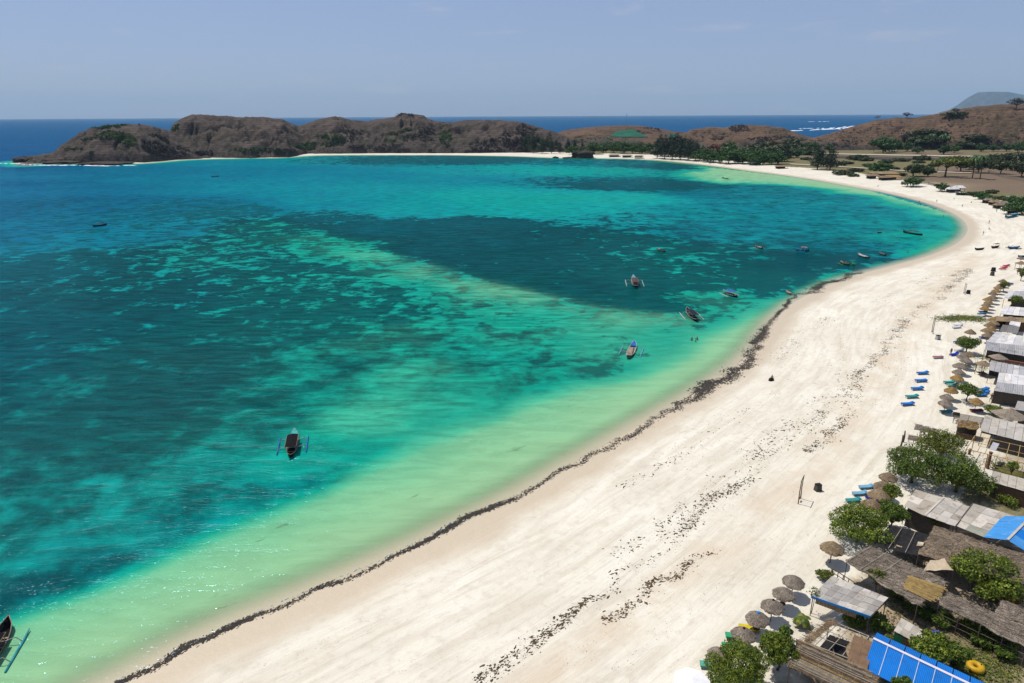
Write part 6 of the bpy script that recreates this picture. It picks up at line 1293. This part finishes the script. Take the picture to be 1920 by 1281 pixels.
def body_mesh(pose, top, bottom, sleeves=True):
    P = dict(J); P.update(pose); names = list(P); me = bpy.data.meshes.new('skeleton'); me.from_pydata([P[n] for n in names], [(names.index(a), names.index(b)) for a, b in ED], [])
    o = bpy.data.objects.new('skeleton', me); COL.objects.link(o); md = o.modifiers.new('skin', 'SKIN'); md.use_smooth_shade = True; sb = o.modifiers.new('sub', 'SUBSURF'); sb.levels = 1; sb.render_levels = 1
    for i, n in enumerate(names): me.skin_vertices[0].data[i].radius = (RADI[n], RADI[n] * .85); me.skin_vertices[0].data[i].use_root = (n == 'pelvis')
    bpy.context.view_layer.update(); ev = o.evaluated_get(bpy.context.evaluated_depsgraph_get()); out = bpy.data.meshes.new_from_object(ev); bpy.data.objects.remove(o)
    out.materials.clear()
    for m in (SKIN, HAIR, top, bottom): out.materials.append(m)
    pts = np.array([P[n] for n in names]); zh = P['head'][2]; part_of = {n: i for i, n in enumerate(names)}
    for f in out.polygons:
        c = np.array(f.center); n = names[int(((pts - c) ** 2).sum(1).argmin())]; k = 0
        if n in ('head', 'crown') and (c[2] > zh + .02 or c[1] < P['head'][1] - .03): k = 1
        elif n in ('waist', 'chest', 'lsh', 'rsh') or (sleeves and n in ('lel', 'rel') and c[2] > P['lel'][2] + .06): k = 2
        elif n in ('pelvis', 'lhip', 'rhip') or (n in ('lkn', 'rkn') and np.linalg.norm(c - pts[part_of[n]]) > .09 and c[2] > P[n][2] - .02): k = 3
        f.material_index = k
    return out
def face_bits(t, pose):
    P = dict(J); P.update(pose); h = P['head']
    link('face', MB().lathe([(0, .03), (.014, .012), (.018, -.012), (.0, -.02)], 6, (h[0], h[1] + .105, h[2] - .03)).box((-.035, h[1] + .098, h[2] + .0), (.025, .012, .012)).box((.035, h[1] + .098, h[2] + .0), (.025, .012, .012)).box((0, h[1] + .094, h[2] - .07), (.045, .012, .01)).mesh('face', HAIR), t)
_pc = {}
def person(x, y, label, pose='stand', top='white', bottom='blue', rz=0.0, wade=0.0, z=None, group='people'):
    ps = {'stand': {}, 'walk': WALK, 'sit': SIT}[pose]; key = (pose, top, bottom)
    if key not in _pc: _pc[key] = body_mesh(ps, CL[top] if top in CL else SKIN, CL[bottom])
    p = at(x, y, 0) if wade else gat(x, y); t = thing('person', label, 'person', (p.x, p.y, (-wade if wade else gz(p.x, p.y) + .01) if z is None else z), rz, group); link('body', _pc[key], t); face_bits(t, ps); return t
gp = 'people on the beach and in the water'
t = person(1447, 712, 'person in yellow shirt sitting on the sand beside a dark bag', 'sit', 'yellow', 'black', 3.0, group=gp)
p = gat(1446, 714); q = thing('bag', 'dark bag on the sand in front of the person in yellow', 'bag', (p.x, p.y, gz(p.x, p.y)), .4); link('body', MB().box((0, 0, .28), (.95, .6, .56), 0, 0, .75).mesh('body', CL['black']), q); link('strap', MB().tube([(-.3, 0, .5), (-.1, 0, .75), (.1, 0, .75), (.3, 0, .5)], .025, 5).mesh('strap', CL['grey']), q)
for i, (x, y, w, l) in enumerate([(1297, 639, .75, 'bather standing alone in the pale green water'), (1304, 641, .8, 'bather, front one of the close pair in the water'), (1307, 638, .8, 'bather, rear one of the close pair in the water'), (1706, 391, .6, 'wader in the shallows left of the curve'), (1769, 406, .9, 'swimmer in the shallows at the curve'), (1702, 474, .9, 'swimmer near the dinghies')]): person(x, y, l, 'stand', 'bare', ['black', 'red', 'blue'][i % 3], i * 1.3, w, group=gp)
for i, (x, y, ps, tp, bt, l) in enumerate([(1782, 667, 'stand', 'purple', 'purple', 'person in long purple clothes standing by the royal blue sunbed'), (1857, 754, 'walk', 'black', 'black', 'person in dark clothes walking past the dark shed'), (1726, 386, 'walk', 'black', 'black', 'dark-clothed person at the waterline of the curve'), (1750, 394, 'stand', 'white', 'grey', 'left one of two pale people standing at the waterline'), (1754, 394, 'stand', 'white', 'blue', 'right one of two pale people standing at the waterline'),
     (1756, 380, 'walk', 'black', 'blue', 'dark figure on dry sand above the two waterline people'), (1804, 389, 'stand', 'grey', 'black', 'dark figure standing on the wide sand right of the curve'), (1843, 441, 'walk', 'teal', 'black', 'person walking toward the beached canoe'), (1854, 420, 'walk', 'yellow', 'black', 'person in yellow top on the wide sand'), (1854, 431, 'sit', 'black', 'black', 'person sitting on the wide sand below the yellow top'),
     (1868, 398, 'stand', 'black', 'blue', 'dark figure standing before the thatch shelters'), (1821, 381, 'sit', 'black', 'grey', 'person sitting on the sand near the shelters'), (1789, 374, 'sit', 'purple', 'black', 'person sitting below the white-roofed shed'), (1646, 351, 'stand', 'black', 'black', 'distant dark figure below the brown thatch huts'), (1331, 309, 'stand', 'red', 'white', 'distant red-topped person on the far beach'), (1357, 311, 'stand', 'red', 'blue', 'second distant red-topped person, farther right on the far beach'),
     (1907, 515, 'walk', 'white', 'red', 'person walking by the right edge near the red loungers'), (1723, 381, 'stand', 'white', 'blue', 'pale figure just behind the dark one at the waterline')]): person(x, y, l, ps, tp, bt, 1.1 * i, group=gp)

# ================================================================== weed, foam, rocks
def clumps(name, label, P, size, el, ang, mat, rg, z, h=.06):
    n = len(P); k = 8; a = np.linspace(0, 2 * np.pi, k, endpoint=False); r = rg.uniform(.45, 1.25, (n, k)) * size[:, None]
    lx = r * np.cos(a) * el[:, None]; ly = r * np.sin(a); c, s = np.cos(ang)[:, None], np.sin(ang)[:, None]
    X = P[:, 0:1] + lx * c - ly * s; Y = P[:, 1:2] + lx * s + ly * c; Z = np.repeat(z[:, None] - .015, k, 1) if z.ndim == 1 else z
    hh = h * np.minimum(size / .3, 1.6) * rg.uniform(.5, 1.3, n)
    V = np.concatenate([np.stack([X, Y, Z], -1), np.stack([P[:, 0] + rg.normal(0, .2, n) * size, P[:, 1] + rg.normal(0, .2, n) * size, z + hh], -1)[:, None, :]], 1).reshape(-1, 3)
    b = np.arange(n)[:, None] * (k + 1); i = np.arange(k)[None, :]; F = np.stack([b + i, b + (i + 1) % k, np.broadcast_to(b + k, (n, k))], -1).reshape(-1, 3)
    return tag(link(name, grid_mesh(name, V, F, mat, False)), label, None, None, 'stuff')
def line_scatter(lines, rg, floor=.06):
    """lines: (px points, half width m per point, clumps per metre) -> positions, direction"""
    P, A, W = [], [], []
    for px, wid, dens in lines:
        L = wpts([q[:2] for q in px]); wv = np.array(wid if isinstance(wid, (list, tuple)) else [wid] * len(px), float); seg = np.diff(L, axis=0); ln = np.hypot(seg[:, 0], seg[:, 1]); cum = np.concatenate([[0], np.cumsum(ln)])
        n = int(cum[-1] * dens); s = rg.uniform(0, cum[-1], n); dn = fbm(s * .16 + 31, s * 0, 8, 3); s = s[rg.uniform(0, 1, n) < np.clip((dn - .25) * 2.6, floor, 1)]
        j = np.clip(np.searchsorted(cum, s) - 1, 0, len(ln) - 1); u = (s - cum[j]) / ln[j]; d = seg[j] / ln[j][:, None]; nn = np.stack([-d[:, 1], d[:, 0]], 1); w = np.interp(s, cum, wv)
        off = rg.normal(0, 1, len(s)) * w * .6 + (fbm(s * .3, s * 0 + 5, 9, 3) - .5) * 2.6 * w; P.append(L[j] + seg[j] * u[:, None] + nn * off[:, None]); A.append(np.arctan2(d[:, 1], d[:, 0])); W.append(w)
    return np.concatenate(P), np.concatenate(A), np.concatenate(W)
M_WEED = simple('dry_brown_weed', (.115, .080, .044), .95, .1, .5, 3, .5, col2=(.048, .035, .022), obj=False); M_WETWEED = simple('wet_black_weed', (.026, .024, .023), .85, .15, .4, 1.2, .3, col2=(.055, .045, .034), obj=False)
rw_ = np.random.default_rng(77)
SW = [([(150, 1322), (230, 1283), (300, 1245), (360, 1212), (440, 1172), (500, 1149), (560, 1121), (650, 1087), (720, 1052), (800, 1014), (880, 970), (975, 928), (1010, 908), (1060, 880), (1120, 850), (1160, 827), (1190, 817), (1240, 781), (1290, 751), (1330, 726), (1370, 706), (1402, 680), (1414, 655), (1428, 630), (1442, 610), (1462, 588)],
       [.4, .42, .4, .45, .35, .38, .38, .42, .3, .38, .45, .5, .3, .45, .65, .75, .6, .7, 1.15, 1.5, 1.4, 1.15, 1.2, 1.1, .8, .45], 190),
      ([(1462, 588), (1476, 574), (1480, 562), (1492, 554), (1512, 550), (1524, 545), (1540, 533), (1560, 529), (1578, 523), (1592, 516), (1604, 512), (1618, 510)], [.5, .6, .5, .6, 1.1, 1.9, .9, 1.1, 1.4, 1.6, 1.3, .5], 130)]
P, A, W = line_scatter(SW, rw_, .4); sd_, _ = shore_sd(P); z = np.maximum(ground_h(P, sd_), 0.0) + .02
clumps('shoreline_weed', 'dark wet weed washed up along the waterline', P, (.025 + .11 * rw_.uniform(0, 1, len(P)) ** 2) * np.clip(W, .8, 1.6), rw_.uniform(1.2, 3.4, len(P)), A + .45 + rw_.normal(0, .5, len(P)), M_WETWEED, rw_, z, .03)
UW = [([(900, 1305), (960, 1262), (1000, 1222), (1037, 1212), (1055, 1180), (1070, 1168), (1105, 1140), (1143, 1128), (1153, 1095), (1182, 1080), (1208, 1067), (1241, 1047), (1267, 1024), (1300, 985), (1331, 954), (1381, 919), (1419, 885), (1453, 857), (1490, 832), (1522, 807), (1553, 779), (1581, 750), (1597, 729), (1618, 705), (1650, 672), (1672, 640), (1704, 606), (1742, 578), (1785, 540), (1812, 514)],
       [.8, .8, .9, .6, .7, .5, .4, .5, .8, .6, .6, .7, .9, .9, .9, .9, 1.0, 1.0, 1.0, 1.0, 1.1, 1.2, 1.2, 1.0, 1.0, 1.2, 1.2, 1.5, 1.5, 1.2], 80),
      ([(1126, 1182), (1146, 1186), (1175, 1167), (1197, 1140), (1212, 1125), (1232, 1108), (1265, 1100), (1295, 1072), (1320, 1053), (1342, 1043)], [.7, .7, .7, .7, .7, .6, .6, .7, .6, .4], 70), ([(1515, 863), (1530, 855), (1550, 840), (1577, 808), (1599, 765), (1612, 735)], [.8, .8, .9, .9, 1.1, .8], 70), ([(1790, 525), (1800, 519), (1812, 513), (1822, 510)], 1.2, 60),
      ([(1160, 1062), (1240, 1010), (1330, 925), (1420, 855), (1520, 775), (1590, 705)], 1.2, 26), ([(1168, 925), (1230, 888), (1300, 845), (1372, 792), (1400, 770)], .8, 18), ([(1464, 680), (1490, 640), (1520, 618), (1560, 600)], 1.4, 22), ([(1640, 575), (1680, 555), (1720, 535), (1760, 520)], 1.6, 14)]
P, A, W = line_scatter(UW, rw_, .16); sd_, _ = shore_sd(P); z = ground_h(P, sd_) + .01; big = rw_.uniform(0, 1, len(P)) ** 2.5
clumps('beach_weed', 'brown dry weed clumps in lines on the upper beach', P, .022 + .13 * big ** 1.5, rw_.uniform(1.2, 3.0, len(P)), A + rw_.normal(0, .6, len(P)), M_WEED, rw_, z, .09)
# small fragments in lanes over the whole beach face
q = np.array([at(x, y)[:2] for x, y in zip(rw_.uniform(250, 1750, 52000), rw_.uniform(520, 1281, 52000))]); q = q[rw_.uniform(0, 1, len(q)) < np.clip((np.hypot(q[:, 0], q[:, 1]) / 130) ** 1.0, .2, 1)]
sd_, ar_ = shore_sd(q); lane = fbm(sd_ * .55 + (fbm(q[:, 0] * .04, q[:, 1] * .04, 14, 2) - .5) * 5, ar_ * .035, 15, 3); keepf = (sd_ > 7.5) & (sd_ < 31) & (lane > .55) & (rw_.uniform(0, 1, len(q)) < .9); q, sd_ = q[keepf], sd_[keepf]
g1, _ = shore_sd(q + [.5, 0]); g2, _ = shore_sd(q + [0, .5]); tang = np.arctan2(-(g1 - sd_), (g2 - sd_))
clumps('weed_fragments', 'tiny weed fragments scattered in lanes over the pale sand', q, rw_.uniform(.02, .062, len(q)) * np.clip(np.hypot(q[:, 0], q[:, 1]) / 90, .8, 1.8), rw_.uniform(1.2, 3.2, len(q)), tang + rw_.normal(0, .5, len(q)), M_WEED, rw_, ground_h(q, sd_) + .006, .05)

M_FOAM = simple('white_foam', (.80, .82, .84), .8, .1, .1, .3, obj=False)
def foam(name, label, lines, seed):
    rg = np.random.default_rng(seed); mb = MB()
    for pts, w, dens in lines:
        L = [at(x, y) for x, y in pts]
        for a, b in zip(L[:-1], L[1:]):
            n = int((b - a).length * dens)
            for _ in range(n):
                c = a.lerp(b, rg.uniform()) + Vector((rg.normal() * w * .25, rg.normal() * w * .5, 0)); d = (b - a).normalized(); r1, r2 = rg.uniform(.3, 1.0) * w, rg.uniform(.12, .4) * w; s = Vector((-d.y, d.x, 0)); k = 7
                vs = [c + d * (r1 * math.cos(6.283 * i / k) * rg.uniform(.6, 1.2)) + s * (r2 * math.sin(6.283 * i / k) * rg.uniform(.6, 1.2)) + Vector((0, 0, .03)) for i in range(k)] + [c + Vector((0, 0, .10 + .06 * w))]
                mb.add(vs, [(i, (i + 1) % k, k) for i in range(k)])
    return tag(link(name, mb.mesh(name, M_FOAM)), label, None, None, 'stuff')
foam('headland_surf', 'white surf breaking along the rocky foot of the headland', [([(-40, 307), (0, 307), (30, 307), (60, 310), (100, 310), (140, 310)], 5, .5), ([(150, 310), (200, 311.5), (255, 310)], 5, .6), ([(260, 306), (330, 301)], 2.5, .15)], 3)
foam('outer_surf', 'white breakers in the open sea beyond the hills', [([(1470, 246), (1510, 245), (1560, 242), (1590, 239), (1612, 236)], 26, .06), ([(1480, 241.5), (1530, 241), (1570, 239.5)], 20, .04), ([(1520, 228.5), (1552, 228)], 22, .08)], 4)
foam('swash_foam_glints', 'thin line of foam flecks and solid white glints at the edge of the swash', [([(200, 1287), (300, 1238), (440, 1166), (560, 1114), (700, 1056), (860, 975)], .16, 3.0)], 5)  # white bits model the glints on the shore ripples, with a little foam
M_ROCK = simple('black_shore_rock', (.032, .026, .022), .95, .1, .4, .25, .8, col2=(.085, .066, .05), obj=False)
def rock(x, y, wpx, hpx, label, seed, dep=.7):
    p = gat(x, y); k = px_per_m(p); R = wpx / 2 / k; Hh = hpx / k; t = thing('shore_rock', label, 'rock', (p.x, p.y, p.z - .3)); vs = []; fs = []; n, m = 26, 9
    for j in range(m):
        v = j / (m - 1); rr = [1.0, .98, .92, .95, 1.02, .98, .86, .6, .08][j]
        for i in range(n):
            a = 6.283 * i / n; f = 1 + (float(vnoise(3 * math.cos(a) + seed, 3 * math.sin(a) + 2 * v, seed)) - .5) * .5; vs.append((R * rr * f * math.cos(a), R * dep * rr * f * math.sin(a), Hh * v ** .9 * (.8 + .35 * float(vnoise(2 * math.cos(a), 2 * math.sin(a), seed + 3)))))
    fs = [(j * n + i, j * n + (i + 1) % n, (j + 1) * n + (i + 1) % n, (j + 1) * n + i) for j in range(m - 1) for i in range(n)]; fs.append(tuple(range((m - 1) * n, m * n))); link('stone', MB().add(vs, fs).mesh('stone', M_ROCK), t)
rock(1094, 295, 42, 14, 'big black rock standing on the far beach', 1); rock(1042, 297, 12, 4, 'small black rock left of the big one', 2); rock(1068, 297, 24, 3, 'flat black reef rock at the foot of the big one', 3); rock(46, 304, 34, 10, 'dark rock at the tip of the headland', 4); rock(78, 303, 30, 9, 'dark rock second from the headland tip', 5); rock(120, 306, 70, 5, 'low dark rock shelf under the headland', 6); rock(200, 307, 90, 4, 'long low dark shelf right of the headland tip', 7)
